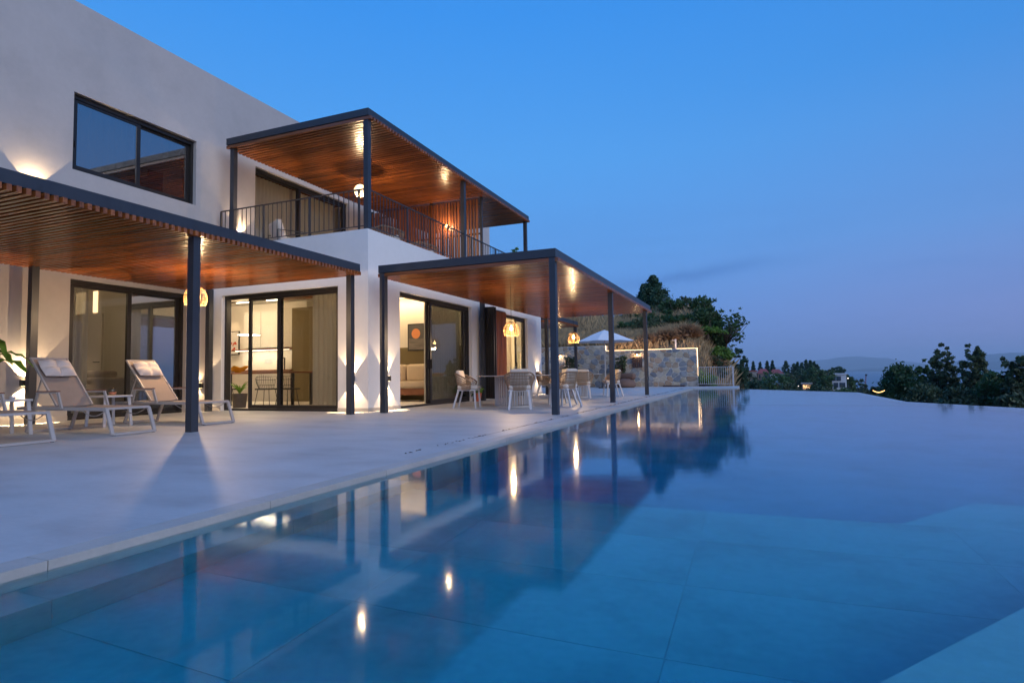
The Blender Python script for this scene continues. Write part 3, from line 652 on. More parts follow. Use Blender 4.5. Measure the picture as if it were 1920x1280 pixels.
# kitchen table, wire chairs, plant
tb = thing('kitchen_table', 'dark kitchen dining table with slim legs behind the glass', 'table', (-12.4, 12.7, .03))
MB().box(-13.7, -11.2, 12.3, 13.2, .90, .94).build('tabletop', M['teak'], tb)
for x in (-13.55, -11.35):
    for y in (12.4, 13.1): MB().box(x-.03, x+.03, y-.03, y+.03, .03, .90).build('leg', M['black'], tb)
def wire_chair(label, x, y, rz):
    c = thing('wire_chair', label, 'chair', (x, y, .03), rz, 'black wire chairs at the kitchen table')
    mb = MB()
    for k in range(15):
        a = math.pi*(.02+.96*k/14); px, py = .26*math.cos(a), -.22*math.sin(a)
        mb.tube([(px*.75, py*.6, .45), (px, py, .62), (px*1.08, py*1.1, .86-.14*abs(math.cos(a)))], .005, 4, False)
    for z, s in ((.46, .75), (.56, .9), (.7, 1.02), (.78, 1.06)): mb.tube([(.26*s*math.cos(math.pi*k/12), -.22*s*math.sin(math.pi*k/12), z) for k in range(13)], .006, 4, False)
    mb.build('back', M['black'], c, local=True); MB().box(-.22, .22, -.18, .22, .44, .475).build('seat', M['black'], c, local=True)
    for sx in (-1, 1):
        for sy in (-1, 1): MB().tube([(sx*.16, sy*.14, .44), (sx*.22, sy*.2, 0)], .009, 5).build('leg', M['black'], c, local=True)
wire_chair('black wire chair nearest the open gap of the kitchen door', -13.35, 12.0, 0); wire_chair('black wire chair behind the glass, left one of two', -11.9, 12.05, .2); wire_chair('black wire chair behind the glass, right one of two', -11.25, 12.1, -.1)
bw = thing('glass_bowl', 'wavy amber glass bowl on the kitchen table', 'bowl', (-13.6, 12.7, .94)); M['amber'] = pbr('amber', (.75, .42, .03), .2, spec=.7)
mb = MB(); n = 24
for j, (r, z) in enumerate(((.05, 0), (.14, .04), (.22, .12), (.26, .17))):
    for k in range(n): a = 2*math.pi*k/n; rr = r*(1+.06*j*math.sin(5*a)); mb.v.append((rr*math.cos(a), rr*math.sin(a), z*(1+.15*math.sin(5*a+1))))
mb.f = [(j*n+k, j*n+(k+1) % n, (j+1)*n+(k+1) % n, (j+1)*n+k) for j in range(3) for k in range(n)]+[tuple(range(n))]; mb.build('bowl', M['amber'], bw, local=True, smooth=True)
def spiky(label, name, x, y, z, rad, h, n, mt, lw=.035, pot=None, potmat=None, seed=2, lean=.5):
    p = thing(name, label, 'plant', (x, y, z)); rr = random.Random(seed); zz = 0
    if pot:
        r, ph = pot; MB().lathe([(r*.78, 0), (r, ph), (r*.9, ph), (r*.88, ph-.03)], 24).build('pot', potmat, p, local=True, smooth=False); MB().lathe([(r*.87, ph-.035), (r*.87, ph-.03)], 20).build('soil', M['soil'], p, local=True); zz = ph-.03
    for i in range(n):
        a = rr.uniform(0, 6.3); l = h*rr.uniform(.6, 1); ln = lean*rr.uniform(.3, 1); mb = MB(); sd = Vector((-math.sin(a), math.cos(a), 0)); pv = []
        for k in range(6):
            f = k/5; w_ = lw*math.sin(math.pi*(.12+.86*f))**.8*.5 if k < 5 else .002
            c = Vector((math.cos(a)*rad*ln*f**1.6, math.sin(a)*rad*ln*f**1.6, zz+l*f*(1-.25*ln*f)))
            pv += [c-sd*w_, c+Vector((math.cos(a), math.sin(a), 0))*w_*-.4, c+sd*w_]
        mb.v = [tuple(q) for q in pv]; mb.f = [(3*k+j, 3*k+j+1, 3*k+j+4, 3*k+j+3) for k in range(5) for j in range(2)]
        mb.build('leaf', mt, p, local=True, smooth=True)
    return p
spiky('spiky potted plant just inside the open kitchen door', 'potted_plant', -12.25, 11.5, .03, .5, .42, 13, M['leaf_bright'], .05, (.19, .36), M['pot_dark'], 3, .9)
# living room
sf = thing('sofa', 'beige two seat sofa in the living room under the framed pictures', 'sofa', (-9.7, 15.4, .03))
def cush(nm, x0, x1, y0, y1, z0, z1, mt, parent, r=.05):
    return MB().box(x0, x1, y0, y1, z0, z1).build(nm, mt, parent, bevel=r, smooth=True)
MB().box(-11.4, -8.6, 14.95, 15.9, .22, .40).build('base', M['teak'], sf)
for x in (-10.98, -9.87): pass
cush('seat_cushion', -11.35, -8.65, 14.9, 15.75, .41, .62, M['sofa'], sf, .07)
for x0, x1 in ((-11.3, -9.90), (-9.86, -8.7)): cush('back_cushion', x0, x1, 15.55, 15.85, .60, 1.13, M['sofa'], sf, .09)
for x in (-11.3, -8.7):
    for y in (15.0, 15.85): MB().box(x-.03, x+.03, y-.03, y+.03, .03, .22).build('leg', M['black'], sf)
pc = thing('framed_poster', 'framed poster of an orange sun over a grey sea above the sofa', 'picture', (-9.73, 15.97, 2))
MB().box(-10.04, -9.42, 15.95, 15.984, 1.55, 2.39).build('picture_frame', M['black'], pc)
M['poster_sky'] = pbr('poster_sky', (.085, .085, .09), .9); M['poster_sea'] = pbr('poster_sea', (.16, .145, .14), .9, var=.4, vs=3, stretch=(1, 1, 12)); M['poster_sun'] = pbr('poster_sun', (.62, .24, .10), .9)
MB().box(-10.0, -9.46, 15.944, 15.949, 1.93, 2.35).build('poster_sky', M['poster_sky'], pc); MB().box(-10.0, -9.46, 15.944, 15.949, 1.59, 1.928).build('poster_sea', M['poster_sea'], pc)
mb = MB(); mb.add([(-9.74+.155*math.cos(a*math.pi/16), 15.942, 2.08+.155*math.sin(a*math.pi/16)) for a in range(32)], [tuple(range(32))]); mb.build('poster_sun', M['poster_sun'], pc)
pc = thing('framed_poster', 'second framed poster, half hidden by the sliding door frame', 'picture', (-9.0, 15.97, 2))
MB().box(-9.30, -8.68, 15.95, 15.984, 1.57, 2.41).build('picture_frame', M['black'], pc); MB().box(-9.26, -8.72, 15.944, 15.949, 1.61, 2.37).build('poster', M['poster_sea'], pc)
t_ = thing('cove_light', 'warm cove light along the living room ceiling above the sofa', 'ceiling light', (-10.2, 15.7, 3.2))
MB().box(-13.0, -8.3, 15.86, 15.90, 3.20, 3.22).build('led_strip', M['cove'], t_); area('cove_glow', (-10.5, 15.7, 3.12), (0, .45, -1), 40, 4.0, .15, t_, (1, .70, .36))
point('lamp', (-10.3, 13.6, 2.9), 75, .2, t_, (1, .70, .38))
t_ = thing('curtain_light', 'warm ceiling light behind the lit curtain', 'ceiling light', (-8.9, 19, 3.2)); MB().lathe([(.1, 0), (.1, .02)], 14, (-9.4, 19, 3.27)).build('diffuser', M['led_white'], t_); point('lamp', (-9.3, 19.0, 2.6), 240, .2, t_, (1, .68, .32))
# bedroom
bd = thing('bed', 'white bed in the bedroom behind the glass door', 'bed', (-15, 9.3, .03))
cush('mattress', -16.2, -14.0, 8.4, 10.1, .45, .85, M['cushion_beige'], bd, .08); MB().box(-16.2, -14.02, 8.45, 10.05, .1, .44).build('bed_base', M['table_grey'], bd); cush('pillow', -15.9, -14.6, 9.4, 9.95, .84, 1.02, M['cushion_beige'], bd, .07)
dr = thing('interior_door', 'pale interior door with lit transom seen through the bedroom glass', 'door', (-16.8, 10.58, .03))
MB().box(-17.4, -16.2, 10.58, 10.617, .03, 2.58).build('door_leaf', M['plaster'], dr); MB().box(-16.45, -16.25, 10.52, 10.57, 1.26, 1.285).build('handle', M['black'], dr)
tr_ = MB().box(-17.35, -16.95, 10.60, 10.617, 2.62, 3.2).box(-16.62, -16.45, 10.60, 10.617, 2.62, 3.2); tr_.build('transom', M['cove'], dr)
t_ = thing('bedroom_light', 'dim ceiling lamp in the bedroom', 'ceiling light', (-15.2, 8.2, 3.25)); MB().lathe([(.1, 0), (.1, .02)], 14, (-15.2, 8.2, 3.26)).build('diffuser', M['led_white'], t_); point('lamp', (-15.2, 8.0, 2.8), 40, .2, t_, (1, .76, .48))
# upstairs
t_ = thing('upstairs_light', 'dim lamp in the upper room behind the corner window', 'lamp', (-16.5, 8.0, 5.0)); MB().lathe([(.09, 0), (.06, .16)], 14, (-16.9, 7.6, 5.0)).build('lamp_shade', M['led'], t_); point('lamp', (-16.4, 7.6, 5.0), 10, .1, t_)
cb = thing('wardrobe', 'dark open shelving in the upper room behind the window', 'wardrobe', (-14, 11, 3.9))
MB().box(-17.5, -13.0, 11.0, 11.09, 3.92, 6.3).build('back_panel', M['pot_dark'], cb)
for z in (4.2, 4.8, 5.4, 6.0): MB().box(-17.5, -13.0, 10.62, 10.995, z, z+.03).build('shelf', M['teak'], cb)
for x in (-17.4, -16, -14.6, -13.1): MB().box(x, x+.04, 10.615, 10.996, 3.92, 6.28).build('side_panel', M['teak'], cb)
t_ = thing('balcony_room_light', 'warm ceiling light in the room behind the balcony door', 'ceiling light', (-14.5, 14, 7.9)); MB().lathe([(.12, 0), (.12, .02)], 14, (-15, 14, 7.95)).build('diffuser', M['led_white'], t_); point('lamp', (-15, 14, 7.2), 90, .2, t_, (1, .74, .45))
MB().box(-17.9, WX-.32, 11.3, 16.9, 6.75, 6.8).build('ceiling_panel', M['wood'], house)

# ------------------------------------------------------------------ sun loungers (local: foot end at x=0, head towards -x, y = width)
def lounger(label, x, y, group='sun loungers on the terrace'):
    o = thing('sun_lounger', label, 'sun lounger', (x, y, 0), 0, group); wm = M['lounger_frame']
    W = .31
    for s in (-1, 1):
        yy = s*W
        MB().bar((0, yy, .365), (-2.02, yy, .365), .028, .05).build('side_rail', wm, o, local=True)
        MB().bar((.0, yy, .37), (.14, yy, .012), .03, .045, (0, 1, 0)).build('leg', wm, o, local=True)
        MB().bar((-1.62, yy, .34), (-1.78, yy, .012), .03, .045, (0, 1, 0)).build('leg', wm, o, local=True)
        for q in (.14, -1.78): MB().lathe([(.022, 0), (.022, .012)], 8, (q, yy*.93, 0)).build('foot', M['black'], o, local=True)
        ar = MB(); yo = s*(W+.025)
        ar.bar((-1.02, yo, .60), (-1.50, yo, .60), .045, .022); ar.bar((-1.03, yo, .60), (-.93, yo, .36), .045, .022, (0, 1, 0)); ar.bar((-1.49, yo, .60), (-1.56, yo, .36), .045, .022, (0, 1, 0)); ar.bar((-.93, yo, .37), (-1.6, yo, .37), .04, .02)
        ar.build('armrest', wm, o, local=True); MB().bar((-1.01, yo, .618), (-1.50, yo, .618), .05, .014).build('arm_top', M['teak'], o, local=True)
        MB().bar((-1.18, yy*.82, .40), (-1.83, yy*.82, 1.12), .022, .03).build('back_rail', wm, o, local=True)
        MB().bar((-1.60, yy*.7, .86), (-1.80, yy*.7, .40), .014, .018).build('back_stay', wm, o, local=True)
    MB().bar((.14, -W, .022), (.14, W, .022), .045, .03).build('leg_bar', wm, o, local=True); MB().bar((-1.78, -W, .022), (-1.78, W, .022), .045, .03).build('leg_bar', wm, o, local=True)
    MB().bar((.0, -W, .37), (.0, W, .37), .04, .03).build('end_rail', wm, o, local=True); MB().bar((-2.0, -W, .37), (-2.0, W, .37), .04, .03).build('end_rail', wm, o, local=True)
    MB().bar((-1.83, -.27, 1.12), (-1.83, .27, 1.12), .025, .03).build('top_rail', wm, o, local=True)
    def sheet(nm, P, w_, sag):
        mb = MB(); n = len(P)
        for sz in (0, -.008):
            for (px, pz) in P:
                for k in range(5): f = k/2-1; mb.v.append((px, f*w_, pz+sz-sag*(1-f*f)))
        mb.f = [(i*5+k, (i+1)*5+k, (i+1)*5+k+1, i*5+k+1) for i in range(n-1) for k in range(4)]+[(n*5+i*5+k, n*5+i*5+k+1, n*5+(i+1)*5+k+1, n*5+(i+1)*5+k) for i in range(n-1) for k in range(4)]
        mb.build(nm, M['sling'], o, local=True, smooth=True)
    sheet('seat_sling', [(-.01-1.2*i/8, .388) for i in range(9)], .30, .018); sheet('back_sling', [(-1.18-.65*i/6, .405+.72*i/6) for i in range(7)], .262, .014)
    for s in (-1, 1): MB().tube([(-.05-.50*i/10, s*.29, .34-.075*math.sin(math.pi*i/10)) for i in range(11)], .006, 5).build('sling_bar', wm, o, local=True)
    return o
def pillow(label, x, y, tilt, rz=0):
    o = thing('head_pillow', label, 'pillow', (x, y, 0), rz, 'tufted head pillows on the loungers')
    mb = MB(); nx_, ny_ = 13, 21; rr = random.Random(int(x*100))
    for s in (1, -1):
        for i in range(nx_):
            for j in range(ny_):
                u = i/(nx_-1)*2-1; v = j/(ny_-1)*2-1
                e = max(0, (1-abs(u)**4)*(1-abs(v)**4))**.5; t1 = abs(math.sin((u*1.0+1)*math.pi*1.0))*abs(math.sin((v+1)*math.pi*1.0))
                th = (.022+.062*t1**.5)*e+.004; c = (u*.17*(1-.05*abs(v)), v*.235*(1-.06*abs(u)), s*th+.05)
                px = -1.66-.05; d = Vector((-.67, 0, .742)); nrm = Vector((.742, 0, .67)); p = Vector((-1.66, 0, .935))+d*c[0]+nrm*c[2]+Vector((0, c[1], 0))
                mb.v.append(tuple(p))
    m_ = nx_*ny_
    for s in (0, 1):
        for i in range(nx_-1):
            for j in range(ny_-1):
                a = s*m_+i*ny_+j; q = (a, a+1, a+ny_+1, a+ny_); mb.f.append(q if s == 0 else q[::-1])
    mb.build('cushion', M['cushion'], o, local=True, smooth=True)
    return o
for (x, y, lab, pl) in ((-8.38, 5.87, 'taupe sling lounger in the middle of the row, beside the candle table', 'tufted cream pillow on the middle lounger'),
                        (-8.66, 7.56, 'taupe sling lounger farthest right, partly behind the near pergola post', 'tufted cream pillow on the lounger behind the post'),
                        (-8.37, 4.50, 'taupe sling lounger cut off by the left edge of the photo', 'tufted cream pillow on the leftmost lounger')):
    lounger(lab, x, y); pillow(pl, x, y, 0)
def side_table(label, x, y):
    o = thing('side_table', label, 'side table', (x, y, 0), 0, 'small light side tables between the loungers')
    MB().box(-.24, .24, -.24, .24, .485, .515).build('tabletop', M['white_metal'], o, local=True, bevel=.004)
    for sx in (-1, 1):
        for sy in (-1, 1): MB().bar((sx*.20, sy*.20, .485), (sx*.23, sy*.23, 0), .045, .02).build('leg', M['white_metal'], o, local=True)
side_table('light metal side table with a candle glass, between two loungers', -10.18, 6.80); side_table('light metal side table beside the potted banana plant', -10.05, 5.20)
cg = thing('candle_glass', 'round glass candle holder with orange wax on the side table', 'candle', (-10.18, 6.85, .516))
M['wax'] = pbr('wax', (.60, .20, .10), .4)
MB().lathe([(.045, 0), (.065, .04), (.06, .095), (.05, .12)], 20).build('glass_cup', M['glass'], cg, local=True, smooth=True); MB().lathe([(.04, .004), (.058, .04), (.058, .05)], 20).build('wax', M['wax'], cg, local=True, smooth=True)
cg = thing('tealight', 'small metal tealight on the left side table', 'candle', (-10.0, 5.28, .516)); MB().lathe([(.03, 0), (.04, .015), (.035, .045)], 16).build('cup', M['white_metal'], cg, local=True)

# banana-like plant in dark pot at the left edge
bp_ = thing('potted_plant', 'broad leaved green plant in a large dark pot at the left edge', 'plant', (-11.5, 5.62, 0))
MB().lathe([(.16, 0), (.24, .42), (.26, .50), (.23, .50), (.22, .46)], 24).build('pot', M['pot_dark'], bp_, local=True, smooth=True); MB().lathe([(.22, .45), (.22, .46)], 20).build('soil', M['soil'], bp_, local=True)
for i, (a, l, lift, sz) in enumerate([(.25, .75, .62, .20), (-.35, .62, .42, .17), (.9, .6, .75, .18), (1.9, .5, .8, .16), (2.9, .6, .6, .17), (-1.2, .45, .28, .16), (-2.2, .5, .7, .16), (-.05, .40, .2, .20), (.1, .5, .95, .15)]):
    d = Vector((math.cos(a), math.sin(a), 0)); sd = Vector((-d.y, d.x, 0)); mb = MB(); n = 9; rows = []
    MB().tube([(0, 0, .46), tuple(d*l*.15+Vector((0, 0, .46+lift*.6))), tuple(d*l*.38+Vector((0, 0, .46+lift)))], [.012, .009, .006], 5).build('stalk', M['leaf_banana'], bp_, local=True)
    for k in range(n):
        f = k/(n-1); c = d*(l*(.36+.75*f))+Vector((0, 0, .46+lift*(1+.10*math.sin(f*2.2)-.35*f*f))); w_ = sz*.5*math.sin(math.pi*min(1, f*.93+.05))**.7
        for s in (-1, -.5, 0, .5, 1): mb.v.append(tuple(c+sd*w_*s+Vector((0, 0, abs(s)*w_*.35-.02*math.sin(k*2+s)))))
    mb.f = [(k*5+j, k*5+j+1, (k+1)*5+j+1, (k+1)*5+j) for k in range(n-1) for j in range(4)]; mb.build('leaf', M['leaf_banana'], bp_, local=True, smooth=True)

# ------------------------------------------------------------------ dining chairs and tables
def make_dining_chair(label, x, y, rz, group='woven rope dining chairs round the two tables'):
    o = thing('dining_chair', label, 'chair', (x, y, 0), rz, group); wm = M['white_metal']      # local: faces +y
    MB().box(-.24, .24, -.20, .24, .40, .43).build('seat_frame', wm, o, local=True)
    for sx in (-1, 1):
        MB().bar((sx*.21, .21, .41), (sx*.235, .24, 0), .045, .035, (0, 1, 0)).build('leg', wm, o, local=True); MB().bar((sx*.19, -.18, .41), (sx*.24, -.30, 0), .045, .035, (0, 1, 0)).build('leg', wm, o, local=True)
    def P(t, f):
        """shell point: t -1..1 round the U, f 0..1 from seat to rim"""
        a = math.pi*(.5+t*.5)*1.0; a = -math.pi/2+t*math.pi*.62
        rx, ry = .255+.075*f, .25+.07*f; x_ = rx*math.cos(a); y_ = ry*math.sin(a)
        top = .80-.19*min(1, max(0, (abs(t)-.35)/.65))**1.4; 
        if abs(t) > .85: y_ = y_
        return (x_ if True else 0, y_+.02, .43+(top-.43)*f)
    mb = MB(); nv = 34
    for i in range(nv+1):
        t_ = -1+2*i/nv; mb.tube([P(t_, f) for f in (0, .35, .7, 1)], .0062, 4, False)
    for f in (.12, .29, .46, .63, .80): mb.tube([P(-1+2*i/30, f) for i in range(31)], .006, 4, False)
    mb.build('woven_back', M['rope'], o, local=True)
    mb = MB(); mb.tube([P(-1, 0)]+[P(-1, f) for f in (.5, 1)]+[P(-1+2*i/30, 1.01) for i in range(1, 30)]+[P(1, f) for f in (1, .5, 0)], .017, 6); mb.build('rim', M['rope'], o, local=True)
    MB().tube([P(-1+2*i/30, 0.0) for i in range(31)], .016, 6).build('lower_rim', M['rope'], o, local=True)
    MB().box(-.24, .24, -.20, .28, .43, .53).build('seat_cushion', M['cushion_beige'], o, local=True, bevel=.04, smooth=True)
    c = MB().box(-.21, .21, -.055, .055, -.17, .17).build('back_cushion', M['cushion_beige'], o, local=True, bevel=.05, smooth=True); c.location = (0, -.17, .715); c.rotation_euler = (.22, 0, 0)
    return o
first = None
def chair(label, x, y, rz):
    global first
    if first is None: first = make_dining_chair(label, x, y, rz); return first
    c = copy_tree(first); c.location = (x, y, 0); c.rotation_euler = (0, 0, rz); c['label'] = label; return c
chair('rope dining chair left of the nearer table, seen from its side', -6.35, 12.72, R(-78))
chair('rope dining chair at the nearer table with its back to the camera', -4.86, 12.28, R(22))
chair('rope dining chair right of the nearer table, half behind the post', -4.15, 13.35, R(75))
chair('rope dining chair on the far side of the nearer table, only its cushion showing', -5.75, 14.35, R(-165))
chair('rope dining chair at the far right side of the nearer table', -4.55, 14.35, R(140))
chair('rope dining chair at the farther table with its back to the camera', -4.95, 17.75, R(15))
chair('rope dining chair at the left of the farther table', -6.35, 18.3, R(-75))
chair('rope dining chair at the right of the farther table, beside the middle post', -4.45, 19.6, R(120))
chair('rope dining chair on the far side of the farther table', -5.7, 19.7, R(-170))
def table(label, x, y, seed=1):
    o = thing('dining_table', label, 'table', (x, y, 0), 0, 'large round dining tables with slatted drum bases')
    MB().lathe([(.86, .722), (.90, .735), (.90, .745)], 56).build('tabletop', M['table_grey'], o, local=True)
    me_ = shared('slat', MB().box(-.010, .010, -.009, .009, .04, .71), M['white_metal'])
    for k in range(44): a = 2*math.pi*k/44; inst('slat', me_, o, (.44*math.cos(a), .44*math.sin(a), 0), (0, 0, a))
    MB().lathe([(.43, 0), (.455, .0), (.455, .03), (.43, .03), (.43, 0)], 40, cap=False).build('base_ring', M['table_grey'], o, local=True); MB().lathe([(.43, .70), (.455, .70), (.455, .722), (.43, .722), (.43, .70)], 40, cap=False).build('top_ring', M['table_grey'], o, local=True)
    MB().box(-.06, .06, -.06, .06, .02, .71).build('inner_post', M['table_grey'], o, local=True)
table('round dining table nearer the camera, carrying a tray of stemmed glasses', -5.42, 13.3); table('round dining table farther away, carrying an orange bowl', -5.5, 18.7)
tr = thing('serving_tray', 'round dark tray under the glasses on the nearer table', 'tray', (-5.35, 13.2, .746)); MB().lathe([(.2, 0), (.24, .02), (.235, .02), (.2, .006)], 28).build('tray', M['pot_dark'], tr, local=True)
for i, (dx, dy) in enumerate(((-.12, -.05), (-.03, .08), (.06, -.08), (.13, .05), (-.10, .12))):
    o = thing('wine_glass', ['stemmed glass at the left front of the round tray', 'stemmed glass in the middle at the back of the round tray', 'stemmed glass at the front right of the round tray', 'stemmed glass at the far right of the round tray', 'stemmed glass at the left back of the round tray'][i], 'glass', (-5.35+dx, 13.2+dy, .753), 0, 'stemmed glasses on the tray')
    MB().lathe([(.033, 0), (.033, .003), (.004, .008), (.004, .07), (.02, .085), (.042, .12), (.042, .17), (.036, .20)], 14, cap=False).build('glass', M['glass'], o, local=True, smooth=True)
bo = thing('fruit_bowl', 'long orange wooden bowl with red fruit on the farther table', 'bowl', (-5.45, 18.5, .746)); M['orange_wood'] = pbr('orange_wood', (.50, .20, .05), .4, var=.2, vs=8)
MB().lathe([(.15, 0), (.3, .09), (.33, .115), (.30, .11), (.14, .02)], 28).build('bowl', M['orange_wood'], bo, local=True, smooth=True)
M['fruit'] = pbr('fruit', (.45, .03, .02), .35)
for dx, dy in ((-.05, 0), (.06, .03), (0, -.07)): tag(MB().lathe([(.001, 0), (.03, .01), (.042, .04), (.03, .07), (.001, .075)], 12, (-5.45+dx, 18.5+dy, .80)).build('apple', M['fruit'], smooth=True), 'red fruit in the orange bowl, ' + ('leftmost of three' if dx < 0 else 'rightmost of three' if dx > 0 else 'front one of three'), 'fruit', 'fruit in the bowl')
fp = thing('flower_pot', 'small terracotta pot with greenery at the wall behind the dining chair', 'plant', (-7.62, 15.9, 0))
MB().lathe([(.08, 0), (.11, .22), (.12, .24), (.10, .24)], 18).build('pot', M['terracotta'], fp, local=True); V = []
for i in range(160):
    c = np.array([rnd.gauss(0, .07), rnd.gauss(0, .07), .33+rnd.gauss(0, .06)]); s = .025; a = np.random.RandomState(i).randn(3)*s; b_ = np.random.RandomState(i+999).randn(3)*s; V.append([c-a, c-b_, c+a, c+b_])
quads('foliage', V, M['leaf_bright'], fp)

# ------------------------------------------------------------------ far end: umbrella, bean bags, wall
um = thing('patio_umbrella', 'open white patio umbrella in front of the stone wall', 'umbrella', (-7.30, 30.6, 0))
M['canvas'] = pbr('canvas', (.72, .72, .74), .85, var=.03, vs=5)
MB().tube([(0, 0, 0), (0, 0, 3.0)], .025, 8).build('pole', M['table_grey'], um, local=True); MB().box(-.3, .3, -.3, .3, 0, .06).build('base_plate', M['metal'], um, local=True)
mb = MB(); n = 8; R0 = 1.55
for j, (f, z) in enumerate(((0, 3.03), (.25, 2.90), (.5, 2.75), (.75, 2.58), (1.0, 2.42))):
    for k in range(n*2): a = math.pi*k/n; rr = R0*f*(1 if k % 2 == 0 else .935); mb.v.append((rr*math.cos(a), rr*math.sin(a), z+(0 if k % 2 == 0 else -.02*f)))
mb.f = [(j*16+k, j*16+(k+1) % 16, (j+1)*16+(k+1) % 16, (j+1)*16+k) for j in range(4) for k in range(16)]
mb.build('canopy', M['canvas'], um, local=True)
for k in range(8): a = math.pi*k/4; MB().tube([(R0*.98*math.cos(a), R0*.98*math.sin(a), 2.41), (0, 0, 2.93)], .008, 4).build('rib', M['table_grey'], um, local=True)
def beanbag(label, x, y, s):
    o = thing('bean_bag', label, 'bean bag', (x, y, 0), rnd.uniform(-.3, .3), 'brown bean bag seats by the stone wall'); M.setdefault('beanbag', pbr('beanbag', (.17, .10, .075), .85, var=.12, vs=4, bump=.3, bs=20, bdist=.01))
    MB().lathe([(.42*s, 0), (.52*s, .08), (.50*s, .25), (.38*s, .38), (.2*s, .46), (.02, .48)], 18).build('seat', M['beanbag'], o, local=True, smooth=True)
    c = MB().box(-.42*s, .42*s, -.16, .16, -.17, .17).build('backrest', M['beanbag'], o, local=True, bevel=.12, smooth=True); c.location = (0, .25, .55*s)
beanbag('brown bean bag seat at the foot of the stone wall, right of the middle post', -6.42, 31.4, 1.05); beanbag('brown bean bag seat mostly hidden behind the middle post', -7.3, 31.6, .8)

sw = thing('stone_wall', 'garden wall of irregular grey and tan stones with a lit top edge', 'wall', (-2.9, 33.25, 0))
MB().box(-7.83, -2.90, 33.06, 33.55, 0, 2.02).build('wall_core', M['mortar'], sw); MB().box(-13.2, -7.84, 33.06, 33.55, 0, 2.33).build('wall_core', M['mortar'], sw)
def clip(poly, px, pz, nx_, nz_):
    out = []
    for i in range(len(poly)):
        a, b_ = poly[i], poly[(i+1) % len(poly)]; da = (a[0]-px)*nx_+(a[1]-pz)*nz_; db = (b_[0]-px)*nx_+(b_[1]-pz)*nz_
        if da <= 0: out.append(a)
        if (da < 0) != (db < 0) and abs(da-db) > 1e-9: t2 = da/(da-db); out.append((a[0]+(b_[0]-a[0])*t2, a[1]+(b_[1]-a[1])*t2))
    return out
sd_ = []; rr = random.Random(11); z = .12; row = 0
while z < 2.4:
    x = -13.1+rr.uniform(0, .2)
    while x < -2.95:
        if z < (2.35 if x < -7.84 else 2.0): sd_.append((x+rr.uniform(-.09, .09), z+rr.uniform(-.09, .09), rr.uniform(-.02, .02)))
        x += rr.uniform(.26, .44)
    z += .265; row += 1
nst = 0
for i, (sx_, sz_, sww) in enumerate(sd_):
    left = sx_ < -7.84; poly = [(-13.15, .01), (-7.85, .01), (-7.85, 2.31), (-13.15, 2.31)] if left else [(-7.82, .01), (-2.91, .01), (-2.91, 2.0), (-7.82, 2.0)]
    for j, (tx, tz, tw) in enumerate(sd_):
        if i == j or abs(tx-sx_) > 1.2 or abs(tz-sz_) > 1.0: continue
        dx, dz = tx-sx_, tz-sz_; L = math.hypot(dx, dz); m_ = L/2+(sww-tw)-.014
        poly = clip(poly, sx_+dx/L*m_, sz_+dz/L*m_, dx/L, dz/L)
        if len(poly) < 3: break
    if len(poly) < 3 or nst > 298: continue
    d = rr.uniform(.012, .045); cx_ = sum(p[0] for p in poly)/len(poly); cz_ = sum(p[1] for p in poly)/len(poly); n = len(poly); mb = MB()
    cp = []
    for p_, q_ in zip(poly, poly[1:]+poly[:1]):           # knock the corners off
        L = math.hypot(q_[0]-p_[0], q_[1]-p_[1])
        if L > .05: cp += [(p_[0]+(q_[0]-p_[0])*.22, p_[1]+(q_[1]-p_[1])*.22), (p_[0]+(q_[0]-p_[0])*.80, p_[1]+(q_[1]-p_[1])*.80)]
        else: cp.append(((p_[0]+q_[0])/2, (p_[1]+q_[1])/2))
    poly = cp; n = len(poly)
    if n < 3: continue
    for yy, sc_ in ((33.06, 1), (33.06-d*.7, .985), (33.06-d, .90)): mb.v += [(cx_+(p[0]-cx_)*sc_, yy+rr.uniform(-.003, .003), cz_+(p[1]-cz_)*sc_) for p in poly]
    mb.f = [(a*n+k, a*n+(k+1) % n, (a+1)*n+(k+1) % n, (a+1)*n+k) for a in range(2) for k in range(n)]+[tuple(2*n+k for k in range(n-1, -1, -1))]
    mb.build('stone', rr.choice(STONE), sw); nst += 1
led = MB(); led.box(-7.80, -4.2, 33.03, 33.05, 2.024, 2.040).box(-3.95, -2.88, 33.03, 33.05, 2.024, 2.040).box(-2.898, -2.875, 33.03, 33.05, .55, 2.04).box(-7.836, -7.81, 33.03, 33.05, 2.06, 2.33)
M['led_edge'] = emit('led_edge', (1, .66, .34), 4.5); led.build('led_strip', M['led_edge'], sw); sw.children[-1]['kind'] = 'stuff'
for x in (-6.8, -5.2, -3.4): area('led_glow', (x, 33.3, 2.12), (0, .5, 1), 9, 1.5, .05, sw, (1, .6, .28))
area('led_glow', (-2.8, 33.1, 1.3), (1, 0, 0), 5, .05, 1.4, sw, (1, .6, .28))
def sconce(label, x, z, pw):
    o = thing('wall_lamp', label, 'wall lamp', (x, 32.95, z), 0); MB().lathe([(.10, .08), (.11, .06), (.05, .10), (.03, .13)], 14, (x, 32.93, z)).build('shade', M['teak'], o); MB().box(x-.03, x+.03, 32.95, 33.05, z+.09, z+.14).build('bracket', M['frame'], o)
    MB().lathe([(.001, -.02), (.03, 0), (.03, .04), (.001, .06)], 12, (x, 32.93, z)).build('bulb', M['bulb'], o, smooth=True); point('lamp', (x, 32.86, z), pw, .03, o)
sconce('small lamp on the stone wall above the dark panel', -6.05, 1.74, 9); sconce('small lamp on the stone wall behind the shrub, left of the umbrella', float(aY(1051, 668, 32.9)[0]), float(aY(1051, 668, 32.9)[2]), 9)
ap = thing('wall_panel', 'dark openwork panel hung on the stone wall below the lamp', 'wall panel', (-6.06, 32.98, 1.35))
